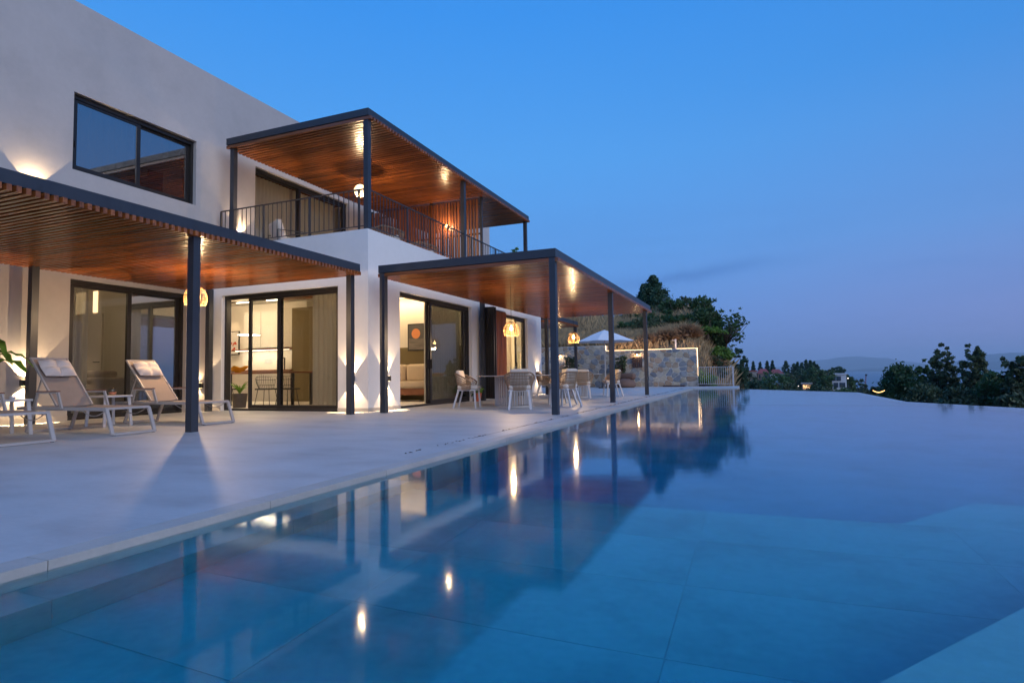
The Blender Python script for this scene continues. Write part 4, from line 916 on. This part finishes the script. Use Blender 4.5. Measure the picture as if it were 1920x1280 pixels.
M['rust'] = pbr('rust', (.06, .028, .022), .6, var=.3, vs=10)
mb = MB(); x0, x1, z0, z1 = -6.32, -5.80, 1.06, 1.63
mb.box(x0, x1, 32.95, 33.0, z0, z0+.05).box(x0, x1, 32.95, 33.0, z1-.05, z1).box(x0, x0+.05, 32.95, 33.0, z0+.05, z1-.05).box(x1-.05, x1, 32.95, 33.0, z0+.05, z1-.05).box(x0+.05, x1-.05, 32.955, 32.995, 1.44, 1.47); mb.build('panel_frame', M['rust'], ap)
for k in range(3):
    x = x0+.10+k*.13; MB().box(x, x+.075, 32.96, 32.99, 1.13, 1.44).build('bar', M['rust'], ap); MB().box(x+.02, x+.05, 32.96, 32.99, 1.47, 1.58).build('bar', M['rust'], ap)
shw = thing('outdoor_shower', 'grey outdoor shower column above the stone wall', 'shower', (-4.06, 33.65, 2.0)); MB().box(-4.10, -4.02, 33.60, 33.68, 1.9, 2.58).build('column', M['white_metal'], shw); MB().box(-4.26, -4.10, 33.62, 33.66, 2.50, 2.53).build('arm', M['white_metal'], shw)
pl = thing('floor_grate', 'low dark red drain box on the deck at the foot of the stone wall', 'box', (-4.1, 32.8, 0)); MB().box(-4.68, -3.55, 32.6, 32.95, 0, .07).build('box', M['rust'], pl)
fe = thing('garden_fence', 'pale metal fence of upright bars at the end of the pool', 'fence', (-2.9, 32.9, 0))
for z in (.10, 1.0): MB().box(-2.88, -1.10, 32.89, 32.91, z, z+.02).build('rail', M['white_metal'], fe)
fb = shared('bar', MB().box(-.009, .009, -.009, .009, .10, 1.0), M['white_metal'])
for k in range(17): inst('bar', fb, fe, (.02+k*.106, 0, 0))
MB().box(-1.16, -1.10, 32.87, 32.93, 0, 1.03).build('post', M['white_metal'], fe)

# ------------------------------------------------------------------ vegetation
RS = np.random.RandomState(5)
def leaves(C, n, s, rad, flat=.7, asp=1.6, rs=RS, hang=0):
    """C (k,3) clump centres -> n leaves each as quads"""
    C = np.repeat(np.asarray(C, float), n, 0); k = len(C); r = np.repeat(np.atleast_1d(rad), n, 0) if np.ndim(rad) else rad
    off = rs.randn(k, 3); off /= np.linalg.norm(off, axis=1)[:, None]; off *= np.minimum(np.abs(rs.randn(k))*.62, 1.6)[:, None]
    off *= (r[:, None] if np.ndim(r) else r); off[:, 2] *= flat
    P = C+off; a = rs.randn(k, 3); a /= np.linalg.norm(a, axis=1)[:, None]; a[:, 2] -= hang; b_ = rs.randn(k, 3); b_ -= a*(b_*a).sum(1)[:, None]/(a*a).sum(1)[:, None]; b_ /= np.linalg.norm(b_, axis=1)[:, None]
    sz = s*(.6+.8*rs.rand(k))[:, None]; a = a*sz*asp*.5; b_ = b_*sz*.5
    return np.stack([P-a, P-b_*.8, P+a, P+b_*.8], 1)
def tree(name, label, x, y, h, cr, lf, ls=.10, nc=60, nl=70, trunk=.10, seed=1, z=None, shape='round', cat='tree', group=None, lean=(0, 0), gap=.3, limbs=9, clump=.24, hang=0):
    rs = np.random.RandomState(seed); z = float(ground_h(x, y)) if z is None else z
    o = thing(name, label, cat, (x, y, z), 0, group); C = []; RD = []
    th = h*(.30 if shape != 'cone' else .9)
    tb = MB(); L = np.array([lean[0], lean[1], 0.])
    if shape == 'cone':
        tb.tube([(L[0]*f, L[1]*f, h*f*.97-.3*(f == 0)) for f in (0, .3, .6, 1)], [trunk, trunk*.7, trunk*.4, .01], 7)
        for i in range(nc):
            f = (i+.5)/nc; f = .10+.88*f; a = i*2.4+rs.rand()*.7; r = cr*(1-f)**.8*(.15+.95*rs.rand())+.03
            C.append([L[0]*f+r*math.cos(a), L[1]*f+r*math.sin(a), h*f-.15*r]); RD.append(cr*.26*(1.1-f)*(.6+.8*rs.rand())+.05)
            if i % 4 == 0: tb.tube([(L[0]*f, L[1]*f, h*f), (C[-1][0], C[-1][1], C[-1][2])], [trunk*.25*(1-f)+.01, .006], 4)
    else:
        base = np.array([0, 0, -.3]); top = L*.35+np.array([0, 0, th]); tb.tube([base, (base+top)/2+[.05, .03, 0], top], [trunk*1.2, trunk, trunk*.75], 7)
        cc = L*.8+np.array([0, 0, h*.60]); tips = []
        for i in range(limbs):
            a = i*2.399+rs.rand(); u = rs.rand(); el = -.15+1.1*u; d = np.array([math.cos(a)*math.cos(el), math.sin(a)*math.cos(el), math.sin(el)]); tip = cc+d*np.array([cr, cr, h*.36])*(.62+.3*rs.rand())
            mid = (top+tip)/2+rs.randn(3)*cr*.10; tb.tube([top, mid, tip], [trunk*.5, trunk*.28, .012], 5); tips.append(tip)
            for q in range(2): t2 = mid+(tip-mid)*.3+rs.randn(3)*cr*.34; tb.tube([mid, (mid+t2)/2+rs.randn(3)*.04, t2], [trunk*.22, trunk*.13, .008], 4); tips.append(t2)
        for i in range(nc):
            if rs.rand() < gap or not len(tips): c = tips[rs.randint(len(tips))]+rs.randn(3)*cr*.16
            else:
                d = rs.randn(3); d /= np.linalg.norm(d); c = cc+d*np.array([cr, cr, h*.38])*(.35+.62*rs.rand()**.5)*.9
            if c[2] < h*.08: c[2] = h*.08+rs.rand()*.2
            C.append(c); RD.append(cr*clump*(.6+.8*rs.rand()))
    C = np.array(C, float); RD = np.array(RD)
    if shape != 'cone':
        zt = np.percentile(C[:, 2]+RD*.6, 98); C[:, 2] = (C[:, 2]-h*.05)*((h-h*.05)/(zt-h*.05))+h*.05
    V = leaves(C, nl, ls, RD, .75, rs=rs, hang=hang)
    tb.build('trunk', M['bark'], o, local=True, smooth=True); quads('crown', V, lf, o)
    return o
# hill behind the stone wall: dry grass (nobody could count it)
def grass(name, label, n, xr, yr, h, mt, seed, wd=.012, dens=None):
    rs = np.random.RandomState(seed); x = rs.uniform(*xr, n); y = rs.uniform(*yr, n); nn = hnoise(x*2, y*2)+hnoise(x*5+3, y*4)*.6+rs.randn(n)*.5; k = nn > -.6; x, y = x[k], y[k]; n = len(x)
    z = ground_h(x, y)-.05; hh = h*(.45+.75*rs.rand(n))*(.8+.35*hnoise(x*1.1, y*1.3)); a = rs.uniform(0, 6.28, n); ln = (rs.randn(n, 2)*.28+np.array([.08, 0]))*hh[:, None]; wv = np.stack([np.cos(a), np.sin(a), 0*a], 1)*wd
    b0 = np.stack([x, y, z], 1); m1 = b0+np.stack([ln[:, 0]*.4, ln[:, 1]*.4, hh*.6], 1); tp = b0+np.stack([ln[:, 0], ln[:, 1], hh], 1)
    o = quads(name, np.stack([b0-wv, b0+wv, tp+wv*.3, m1-wv*.9+0*tp], 1)[:, [0, 1, 2, 3]], mt, kind='stuff'); o['label'] = label; return o
grass('dry_grass', 'tall dry straw coloured grass on the bank behind the stone wall', 60000, (-14, -1.6), (33.7, 41), .95, M['dry_grass'], 3, .013)
grass('dry_grass', 'dry grass higher up the bank under the trees', 25000, (-30, -1.0), (38, 52), 1.1, M['dry_grass'], 4, .02)
M['dry_brush'] = leafm('dry_brush', (.30, .17, .085), .5, 2.5, .2, .85)
rs = np.random.RandomState(21)
for i, (px, py, Yd, r) in enumerate(((1290, 622, 35.5, .8), (1250, 630, 35, .7), (1215, 640, 34.6, .6), (1335, 668, 35, .6), (1160, 638, 34.8, .6), (1105, 636, 34.9, .6))):
    c = aY(px, py, Yd); zg = float(ground_h(c[0], c[1])); V = []
    for k in range(1100):
        a = rs.uniform(0, 6.28); el = rs.uniform(.35, 1.45); L = r*rs.uniform(.6, 1.35); d = np.array([math.cos(a)*math.cos(el), math.sin(a)*math.cos(el), math.sin(el)]); b0 = np.array([c[0]+rs.randn()*.15, c[1]+rs.randn()*.15, zg]); tp = b0+d*L+np.array([0, 0, -.25*L*math.cos(el)]); md_ = b0+d*L*.55+np.array([0, 0, .06]); wv = np.array([-math.sin(a), math.cos(a), 0])*.010
        V.append([b0-wv, b0+wv, tp, md_-wv])
    o = thing('dry_shrub', ['arching dry shrub at the right end of the bank', 'dry shrub in the middle of the bank above the wall', 'low dry shrub just above the lit wall edge', 'dry brown brush tumbling down the right slope', 'low dry shrub above the umbrella', 'dry shrub left of the umbrella top'][i], 'shrub', (c[0], c[1], zg)); q = quads('stems', V, M['dry_brush'], o); q.location = (-c[0], -c[1], -zg)
def T(name, label, px, ptop, Yd, hw, lf, **k):
    """tree whose crown top stands at pixel (px, ptop) at depth Yd with half width hw px"""
    p = aY(px, ptop, Yd); z = k.pop('z', None); z = float(ground_h(p[0], p[1])) if z is None else z; D = float((p-CAM)@_F)
    return tree(name, label, float(p[0]), float(p[1]), float(p[2])-z, hw*D/F_PX, lf, z=z, **k)
T('pine_tree', 'tall dark conifer rising above the bank behind the stone wall', 1224, 516, 44, 46, M['leaf_pine'], shape='cone', nc=230, nl=85, ls=.10, seed=3, trunk=.14)
T('pine_tree', 'slimmer conifer touching the left side of the tall one', 1206, 532, 45, 28, M['leaf_pine'], shape='cone', nc=110, nl=70, ls=.10, seed=4, trunk=.10)
T('leafy_tree', 'bushy tree right of the tall conifer on the bank', 1262, 562, 42, 30, M['leaf_dark'], nc=150, nl=50, ls=.09, seed=5, gap=.5, clump=.17)
T('leafy_tree', 'thin feathery tree between the conifer and the dark crowned tree', 1283, 556, 44, 16, M['leaf_olive'], nc=70, nl=30, ls=.08, seed=55, gap=.8)
T('leafy_tree', 'dark crowned tree with a lobe pointing up right on the bank', 1306, 558, 41, 24, M['leaf_dark'], nc=140, nl=42, ls=.09, seed=6, gap=.8, clump=.15, lean=(.5, 0))
T('leafy_tree', 'round green tree in front on the right part of the bank', 1318, 578, 38.5, 36, M['leaf_dark'], nc=190, nl=65, ls=.09, seed=7, clump=.19, gap=.3)
T('leafy_tree', 'open branched tree leaning out over the right edge of the bank', 1350, 588, 37.5, 27, M['leaf_dark'], nc=190, nl=16, ls=.085, seed=8, gap=1.0, lean=(.9, 0), trunk=.06, limbs=26, clump=.11, z=1.6)
T('leafy_tree', 'bushy tree just left of the tall conifer, above the pergola corner', 1190, 583, 43, 26, M['leaf_olive'], nc=70, nl=80, ls=.11, seed=9)
T('leafy_tree', 'dark bush under the tall conifer', 1232, 592, 40.5, 40, M['leaf_dark'], nc=110, nl=90, ls=.10, seed=10)
T('leafy_tree', 'dark bush under the leaning tree on the bank', 1295, 602, 38.5, 34, M['leaf_dark'], nc=100, nl=90, ls=.10, seed=11)
T('leafy_tree', 'full green bush in the middle of the row on the bank', 1268, 588, 38.5, 34, M['leaf_dark'], nc=110, nl=100, ls=.11, seed=60)
T('leafy_tree', 'full green bush right of the far pergola post on the bank', 1222, 600, 37.8, 30, M['leaf_olive'], nc=100, nl=100, ls=.11, seed=61)
T('leafy_tree', 'pale green bush low on the bank behind the leaning tree', 1340, 606, 38, 28, M['leaf_dark'], nc=100, nl=100, ls=.11, seed=62)
T('leafy_tree', 'low green bush left of the far pergola post on the bank', 1180, 604, 39, 26, M['leaf_dark'], nc=90, nl=90, ls=.11, seed=63)
T('leafy_tree', 'rounded tree seen between the pergola posts, left', 1110, 590, 46, 26, M['leaf_pine'], nc=70, nl=80, ls=.12, seed=12)
T('leafy_tree', 'dark tree seen under the pergola roof beside the white wing', 1068, 584, 47, 30, M['leaf_pine'], nc=70, nl=80, ls=.12, seed=13)
T('leafy_tree', 'tree seen between the middle and far pergola posts', 1172, 590, 46, 18, M['leaf_olive'], nc=50, nl=70, ls=.11, seed=14)
T('tree', 'green treetop showing behind the balcony railing', 968, 468, 48, 14, M['leaf_bright'], nc=50, nl=80, ls=.12, seed=15)
T('climbing_vine', 'bright green creeper hanging over the right end of the bank', 1352, 650, 35.6, 20, M['leaf_bright'], nc=70, nl=90, ls=.09, seed=16, z=.9, cat='vine')
T('climbing_vine', 'green creeper trailing across the middle of the bank', 1325, 612, 36.5, 22, M['leaf_bright'], nc=45, nl=60, ls=.08, seed=17, z=2.9, cat='vine')
T('climbing_vine', 'green creeper low beside the lit end of the stone wall', 1345, 668, 34.8, 20, M['leaf_olive'], nc=60, nl=90, ls=.08, seed=18, z=-.4, cat='vine')
T('green_shrub', 'dense green shrub behind the pale fence bars', 1322, 700, 33.55, 22, M['leaf_bright'], nc=60, nl=110, ls=.06, seed=19, z=-.1, cat='shrub')
T('green_shrub', 'olive shrub against the stone wall right of the umbrella pole', 1163, 668, 32.5, 13, M['leaf_olive'], nc=60, nl=40, ls=.06, seed=20, z=.15, cat='shrub', gap=.8)
T('green_shrub', 'olive shrub in front of the lit stone wall, left of the far post', 1068, 668, 32.4, 15, M['leaf_olive'], nc=60, nl=45, ls=.06, seed=22, z=.15, cat='shrub', gap=.8)
T('small_pine', 'small pine beyond the end of the fence', 1386, 655, 60, 17, M['leaf_pine'], nc=60, nl=70, ls=.16, seed=23, gap=.8, trunk=.06)
# right hand trees below the pool
for i, (px, pt, Yd, hw, lb, gp) in enumerate(((1688, 686, 27, 36, 'dense low tree left of the two tall ones beyond the pool edge', .4), (1766, 662, 26, 28, 'tall tree with rounded lobes right behind the pool edge, left of the pair', .75),
        (1824, 660, 25, 26, 'tall tree with rounded lobes behind the pool edge, right of the pair', .8), (1865, 708, 23, 34, 'low bushy tree under the right tall tree', .3), (1912, 676, 22, 30, 'open crowned tree cut by the right edge of the photo', .8),
        (1735, 722, 25, 40, 'dark bush at the foot of the tall pair beyond the pool', .2), (1670, 727, 27, 26, 'small dark bush beside the string lights', .2), (1800, 728, 23, 44, 'wide dark bush below the right tall tree', .2), (1900, 742, 21, 30, 'dark bush at the lower right beyond the pool edge', .2),
        (1730, 690, 27.5, 16, 'thin tree between the dense one and the tall pair', .9), (1640, 729, 30, 14, 'reddish little bush where the pool edge bends', .3))):
    Yd *= 2.5; p = aY(px, pt, Yd); zb = float(ground_h(p[0], p[1])); D = float((p-CAM)@_F); low = pt > 715
    T('broad_tree' if not low else 'low_bush', lb, px, pt, Yd, hw, M['leaf_olive'] if i % 3 else M['leaf_dark'], nc=(170 if low else 330), nl=(110 if gp < .6 else 50), ls=.19, seed=40+i, gap=gp*.75, z=zb, clump=.28 if gp < .6 else .15, limbs=22, trunk=.2, group='trees just beyond the infinity edge' if False else None, cat='bush' if low else 'tree')
# the spur: pines, bushes and houses
def FT(name, label, px, pt, dist, hw, lf, base=None, **k):
    d = ray(px, pt); s = dist/math.hypot(d[0], d[1]); p = CAM+d*s; z = float(ground_h(p[0], p[1])); D = float((p-CAM)@_F)
    return tree(name, label, float(p[0]), float(p[1]), max(1.5, float(p[2])-z), hw*D/F_PX, lf, z=z, **k)
G2 = 'dark conifers along the far shore'
ORD = 'first second third fourth fifth sixth seventh eighth ninth tenth eleventh twelfth thirteenth fourteenth'.split()
ROW = ((1400, 681, 6, 270), (1412, 678, 6, 270), (1425, 679, 6, 272), (1438, 677, 7, 268), (1448, 676, 6, 275), (1473, 677, 8, 260), (1488, 682, 8, 262), (1495, 679, 7, 258), (1503, 680, 7, 264), (1511, 675, 8, 255), (1519, 676, 8, 250), (1526, 678, 8, 256), (1390, 676, 9, 200), (1532, 684, 8, 255))
for i, (px, pt, hw, dist) in enumerate(ROW):
    FT('conifer', 'small dark conifer of the far shore row, %s from its left end' % ORD[sorted(q_[0] for q_ in ROW).index(px)], px, pt-1.5, dist, hw*2.3, M['leaf_pine'], shape='cone', nc=90, nl=60, ls=.38, seed=100+i, trunk=.3, group=G2)
for i, (px, pt, hw, dist, lb) in enumerate(((1450, 696, 30, 120, 'large round green bush on the near shore slope'), (1400, 700, 22, 110, 'scrubby bush left on the near shore slope'), (1500, 693, 16, 220, 'round dark tree in the cluster above the lit house'), (1525, 690, 22, 210, 'broad dark tree right of the lit house'),
        (1550, 693, 16, 240, 'dark tree left of the pale modern house'), (1565, 690, 10, 280, 'flat topped pine behind the pale modern house'), (1592, 703, 12, 230, 'dark tree covering the right side of the pale modern house'), (1605, 712, 16, 260, 'pale green bush on the point above the sea'),
        (1575, 688, 12, 300, 'distant tree behind the houses'), (1545, 705, 16, 190, 'dark tree in front of the pale house'), (1478, 700, 14, 200, 'dark tree beside the red roofed house'), (1415, 712, 26, 90, 'scrub on the slope behind the fence'), (1380, 700, 14, 100, 'scrubby green tree just right of the fence'), (1480, 718, 20, 90, 'low bush along the pool horizon'), (1530, 722, 26, 100, 'low green bush in front of the lit house'), (1585, 727, 22, 100, 'low bush near the bend of the pool edge'), (1622, 722, 12, 160, 'small bush at the foot of the crane'))):
    FT('shore_tree', lb, px, pt, dist, hw, [M['leaf_dark'], M['leaf_olive'], M['leaf_pine']][i % 3], nc=70, nl=60, ls=.18*max(1, dist/90), seed=130+i, trunk=.25, gap=.2, cat='tree')
# undergrowth on the slopes
rs = np.random.RandomState(77); n = 5200; az = np.radians(rs.uniform(-6, 21, n)); dd = 36+rs.rand(n)**1.6*330; X_ = np.sin(az)*dd; Y_ = np.cos(az)*dd; Zs = ground_h(X_, Y_); k = (Zs > -29) & ~((X_ < 0) & (Y_ < 60)); X_, Y_, Zs, dd = X_[k], Y_[k], Zs[k], dd[k]
rr_ = .5+dd*.009*(.5+rs.rand(len(dd))); V = []
for sc0, sc1, s in ((0, 90, .16), (90, 200, .42), (200, 500, .8)):
    q = (dd >= sc0) & (dd < sc1); V.append(leaves(np.stack([X_[q], Y_[q], Zs[q]+rr_[q]*.4], 1), 42, s, rr_[q], .7, rs=rs))
o = quads('undergrowth', np.concatenate(V), M['scrub'], kind='stuff'); o['label'] = 'dark scrub covering the slopes beyond the pool'
rs = np.random.RandomState(78); n = 900; X_ = rs.uniform(2, 26, n); Y_ = rs.uniform(12, 34, n); k = (X_*.87+Y_*.5 > 13.6) & (X_ > 4.2+(30-Y_)*.0) ; k &= (Y_ > 30-1.32*(X_+.8)+2.2); X_, Y_ = X_[k], Y_[k]; Zs = ground_h(X_, Y_)
o = quads('undergrowth', leaves(np.stack([X_, Y_, Zs+.25], 1), 60, .10, .7, .8, rs=rs), M['scrub'], kind='stuff'); o['label'] = 'dark scrub right below the infinity edge'

# houses on the spur
def box_house(label, px0, px1, py0, py1, dist, depth, mt, roofm=None, pitched=False, wins=(), name='house', lit=None):
    def at(px, py): d = ray(px, py); s = dist/math.hypot(d[0], d[1]); return CAM+d*s
    a, b_ = at(px0, py1), at(px1, py1); top = at((px0+px1)/2, py0)[2]; z0 = min(a[2], b_[2])-2; c = (a+b_)/2; W = math.hypot(b_[0]-a[0], b_[1]-a[1]); rz = math.atan2(b_[1]-a[1], b_[0]-a[0])
    o = thing(name, label, 'house', (c[0], c[1], z0), rz); H = top-z0; wh_ = H*(.72 if pitched else 1)
    MB().box(-W/2, W/2, 0, depth, 0, wh_).build('wall', mt, o, local=True)
    if pitched:
        mb = MB(); e = .4; mb.add([(-W/2-e, -e, wh_), (W/2+e, -e, wh_), (W/2+e, depth+e, wh_), (-W/2-e, depth+e, wh_), (-W/4, depth/2, H), (W/4, depth/2, H)], [(3, 2, 1, 0), (0, 1, 5, 4), (1, 2, 5), (2, 3, 4, 5), (3, 0, 4)]); mb.build('roof', roofm, o, local=True)
    else: MB().box(-W/2-.3, W/2+.3, -.3, depth+.3, wh_, wh_+.35).build('roof', roofm or mt, o, local=True)
    for (u0, u1, v0, v1, m_) in wins:
        MB().box(-W/2+u0*W, -W/2+u1*W, -.12, -.02, 2+(wh_-2)*v0, 2+(wh_-2)*v1).build('window', m_, o, local=True)
    return o
M['roof_red'] = pbr('roof_red', (.32, .06, .05), .8, var=.2, vs=.5); M['far_white'] = pbr('far_white', (.62, .62, .64), .8); M['far_beige'] = pbr('far_beige', (.32, .26, .23), .9); M['far_glass'] = pbr('far_glass', (.05, .07, .10), .15)
M['lit_window'] = emit('lit_window', (1, .55, .22), 2.0); M['lit_white'] = emit('lit_white', (1, .85, .68), 3.5)
box_house('red roofed house among the trees on the far shore', 1421, 1442, 691, 712, 250, 12, M['far_beige'], M['roof_red'], True, [(.1, .25, .3, .8, M['far_glass']), (.6, .8, .3, .8, M['far_glass'])])
box_house('second red roof half hidden behind the round bush', 1444, 1468, 692, 710, 245, 12, M['far_white'], M['roof_red'], True, [(.7, .85, .3, .8, M['far_glass'])])
box_house('low beige house left of the red roofs', 1402, 1419, 696, 707, 240, 10, M['far_beige'], M['roof_red'], False, [(.3, .5, .2, .8, M['far_glass'])])
box_house('small pale house with lit wall right of the red roofs', 1469, 1479, 702, 712, 240, 8, M['far_beige'], None, False, [(.2, .8, .2, .9, M['far_glass'])])
box_house('pale modern two storey house near the point', 1561, 1588, 702, 728, 215, 12, M['far_white'], None, False, [(.30, .62, .55, .88, M['far_glass']), (.05, .25, .55, .88, M['far_glass']), (.1, .4, .08, .42, M['far_glass']), (.5, .9, .08, .42, M['far_glass'])])
box_house('low house with a glowing orange window front', 1504, 1522, 720, 731, 200, 8, M['far_beige'], None, False, [(.12, .50, .25, .85, M['lit_window']), (.6, .85, .25, .85, M['lit_window'])])
box_house('white low building left of the modern house', 1532, 1545, 712, 722, 220, 8, M['far_white'], None, False, [(.2, .7, .2, .8, M['far_glass'])])
# lamps and lights far away
def far_lamp(label, px, py, dist, r, group=None, mt=None):
    d = ray(px, py); s = dist/math.hypot(d[0], d[1]); p = CAM+d*s; zg = float(ground_h(p[0], p[1])); zg = max(zg, -31)
    if p[2] < zg: return
    o = thing('street_lamp', label, 'lamp', (p[0], p[1], zg), 0, group); MB().tube([(0, 0, 0), (0, 0, p[2]-zg)], r*.25, 5).build('pole', M['metal'], o, local=True)
    MB().lathe([(.001, -r), (r*.8, -r*.5), (r, 0), (r*.8, r*.5), (.001, r)], 10, (0, 0, p[2]-zg)).build('lamp_head', mt or M['lit_white'], o, local=True, smooth=True)
G3 = 'small lamps on the distant shore'
for (px, py, dist, r, lb) in ((1480, 705, 235, .2, 'tiny white lamp beside the red roofed houses'), (1541, 706, 215, .2, 'tiny white lamp left of the pale modern house, left of two'), (1546, 706, 215, .2, 'tiny white lamp left of the pale modern house, right of two'), (1497, 724, 190, .15, 'tiny white lamp left of the glowing window front'), (1590, 709, 205, .15, 'tiny white lamp on the right of the pale modern house')): far_lamp(lb, px, py, dist, r, G3)
for (px, py, dist, r, lb) in ((1682, 737, 300, .25, 'tiny lamp low behind the dense tree'), (1876, 739, 420, .35, 'tiny lamp between the right tall tree and the frame edge'), (1909, 739, 420, .4, 'tiny lamp nearest the right edge of the photo'), (1743, 739, 320, .3, 'tiny lamp under the left tall tree')): far_lamp(lb, px, py, dist, r, 'small lamps beyond the right hand trees')
sl_ = thing('string_lights', 'drooping string of warm lights where the pool edge bends', 'string lights', tuple(aY(1647, 733, 33)))
P_ = [aY(1637+21*i/14, 730.5+3.2*math.sin(math.pi*i/14), 33) for i in range(15)]; c0 = np.array(sl_.location)
MB().tube([tuple(p-c0) for p in P_], .008, 4).build('cable', M['black'], sl_, local=True)
M['fairy'] = emit('fairy', (1, .52, .18), 3.5)
for i, p in enumerate(P_): q = p-c0; MB().lathe([(.001, -.022), (.018, -.008), (.018, .008), (.001, .022)], 8, (0, 0, 0)).build('bulb', M['fairy'], sl_, local=True).location = tuple(q-np.array([0, 0, .04]))
# crane
M['crane_red'] = pbr('crane_red', (.30, .07, .07), .6)
p = CAM+ray(1618, 733)*(520/1.03); q = CAM+ray(1623.5, 704)*(520/1.03); cr_ = thing('crane', 'red lattice crane boom standing against the sea', 'crane', (p[0], p[1], -33))
for off in (-.8, .8): MB().bar((off, 0, 0), (q[0]-p[0]+off*.3, 0, q[2]+33), .22).build('boom_chord', M['crane_red'], cr_, local=True)
mb = MB(); H = q[2]+33
for k in range(12): f = k/12; f2 = (k+1)/12; x0 = (q[0]-p[0])*f; x1 = (q[0]-p[0])*f2; w0 = .8-.56*f; w1 = .8-.56*f2; mb.bar((x0-w0, 0, H*f), (x1+w1, 0, H*f2), .12); mb.bar((x0+w0, 0, H*f), (x1-w1, 0, H*f2), .12)
mb.build('lattice', M['crane_red'], cr_, local=True); MB().box(q[0]-p[0]-.6, q[0]-p[0]+1.0, -.5, .5, H-.2, H+1.2).build('boom_head', M['black'], cr_, local=True); MB().box(-2, 2, -2, 2, -1, 3).build('cab', M['crane_red'], cr_, local=True)
# utility poles on the bank
for i, (px, pt) in enumerate(((1108, 590), (1127, 592), (1157, 588))):
    a = aY(px, pt, 48); z = float(ground_h(a[0], a[1])); o = thing('utility_pole', ['thin pale pole on the bank, leftmost of three', 'thin pole on the bank, middle of three', 'thin pole on the bank, rightmost of three'][i], 'pole', (a[0], a[1], z)); MB().tube([(0, 0, -.2), (0, 0, a[2]-z)], .05, 6).build('pole', M['far_beige'], o, local=True)
# balcony furniture
ch = thing('lounge_chair', 'low woven lounge chair with pale cushions behind the balcony railing', 'chair', (-11.3, 12.2, 3.93), R(-30)); 
MB().box(-.4, .4, -.4, .4, .28, .33).build('seat_frame', M['frame'], ch, local=True)
for sx in (-1, 1):
    mb = MB(); mb.bar((sx*.42, -.42, 0), (sx*.42, -.42, .62), .02); mb.bar((sx*.42, .42, 0), (sx*.42, .42, .62), .02); mb.bar((sx*.42, -.43, .62), (sx*.42, .43, .62), .02); mb.build('side_frame', M['frame'], ch, local=True)
cc_ = MB().box(-.36, .36, -.09, .09, -.3, .3).build('back_cushion', M['cushion_beige'], ch, local=True, bevel=.07, smooth=True); cc_.location = (0, -.3, .62); cc_.rotation_euler = (.3, 0, 0)
MB().box(-.37, .37, -.34, .40, .33, .46).build('seat_cushion', M['cushion_beige'], ch, local=True, bevel=.05, smooth=True)
for k, (x, y, lb) in enumerate(((-8.75, 12.9, 'round woven armchair just behind the corner of the balcony railing'), (-8.9, 14.9, 'second round woven armchair farther along the balcony'))):
    o = thing('woven_armchair', lb, 'chair', (x, y, 3.93), .4); mb = MB()
    for i in range(25): a = math.pi*i/24; mb.tube([(.40*math.cos(a), .38*math.sin(a)*-1, .28), (.46*math.cos(a), -.44*math.sin(a), .62-.1*abs(math.cos(a)))], .012, 4)
    mb.tube([(.46*math.cos(math.pi*i/24), -.44*math.sin(math.pi*i/24), .63-.1*abs(math.cos(math.pi*i/24))) for i in range(25)], .022, 6); mb.build('woven_back', M['rope'], o, local=True)
    MB().box(-.38, .38, -.32, .36, .26, .42).build('seat_cushion', M['cushion_beige'], o, local=True, bevel=.05, smooth=True)
    for sx in (-1, 1):
        for sy in (-1, 1): MB().tube([(sx*.3, sy*.3, .28), (sx*.33, sy*.33, 0)], .015, 6).build('leg', M['frame'], o, local=True)

# ------------------------------------------------------------------ evening haze over the sea
hz_m = bpy.data.materials.new('haze'); hz_m.use_nodes = True; hn = hz_m.node_tree; hn.nodes.remove(hn.nodes['Principled BSDF'])
pv = hn.nodes.new('ShaderNodeVolumePrincipled'); pv.inputs['Color'].default_value = (.72, .86, 1, 1); pv.inputs['Density'].default_value = 9e-5; hn.links.new(pv.outputs[0], hn.nodes['Material Output'].inputs['Volume'])
hz = MB().box(-24500, 24500, -24500, 24500, -45, 560).build('haze', hz_m, kind='stuff'); hz['label'] = 'pale blue evening haze over the sea and far hills'
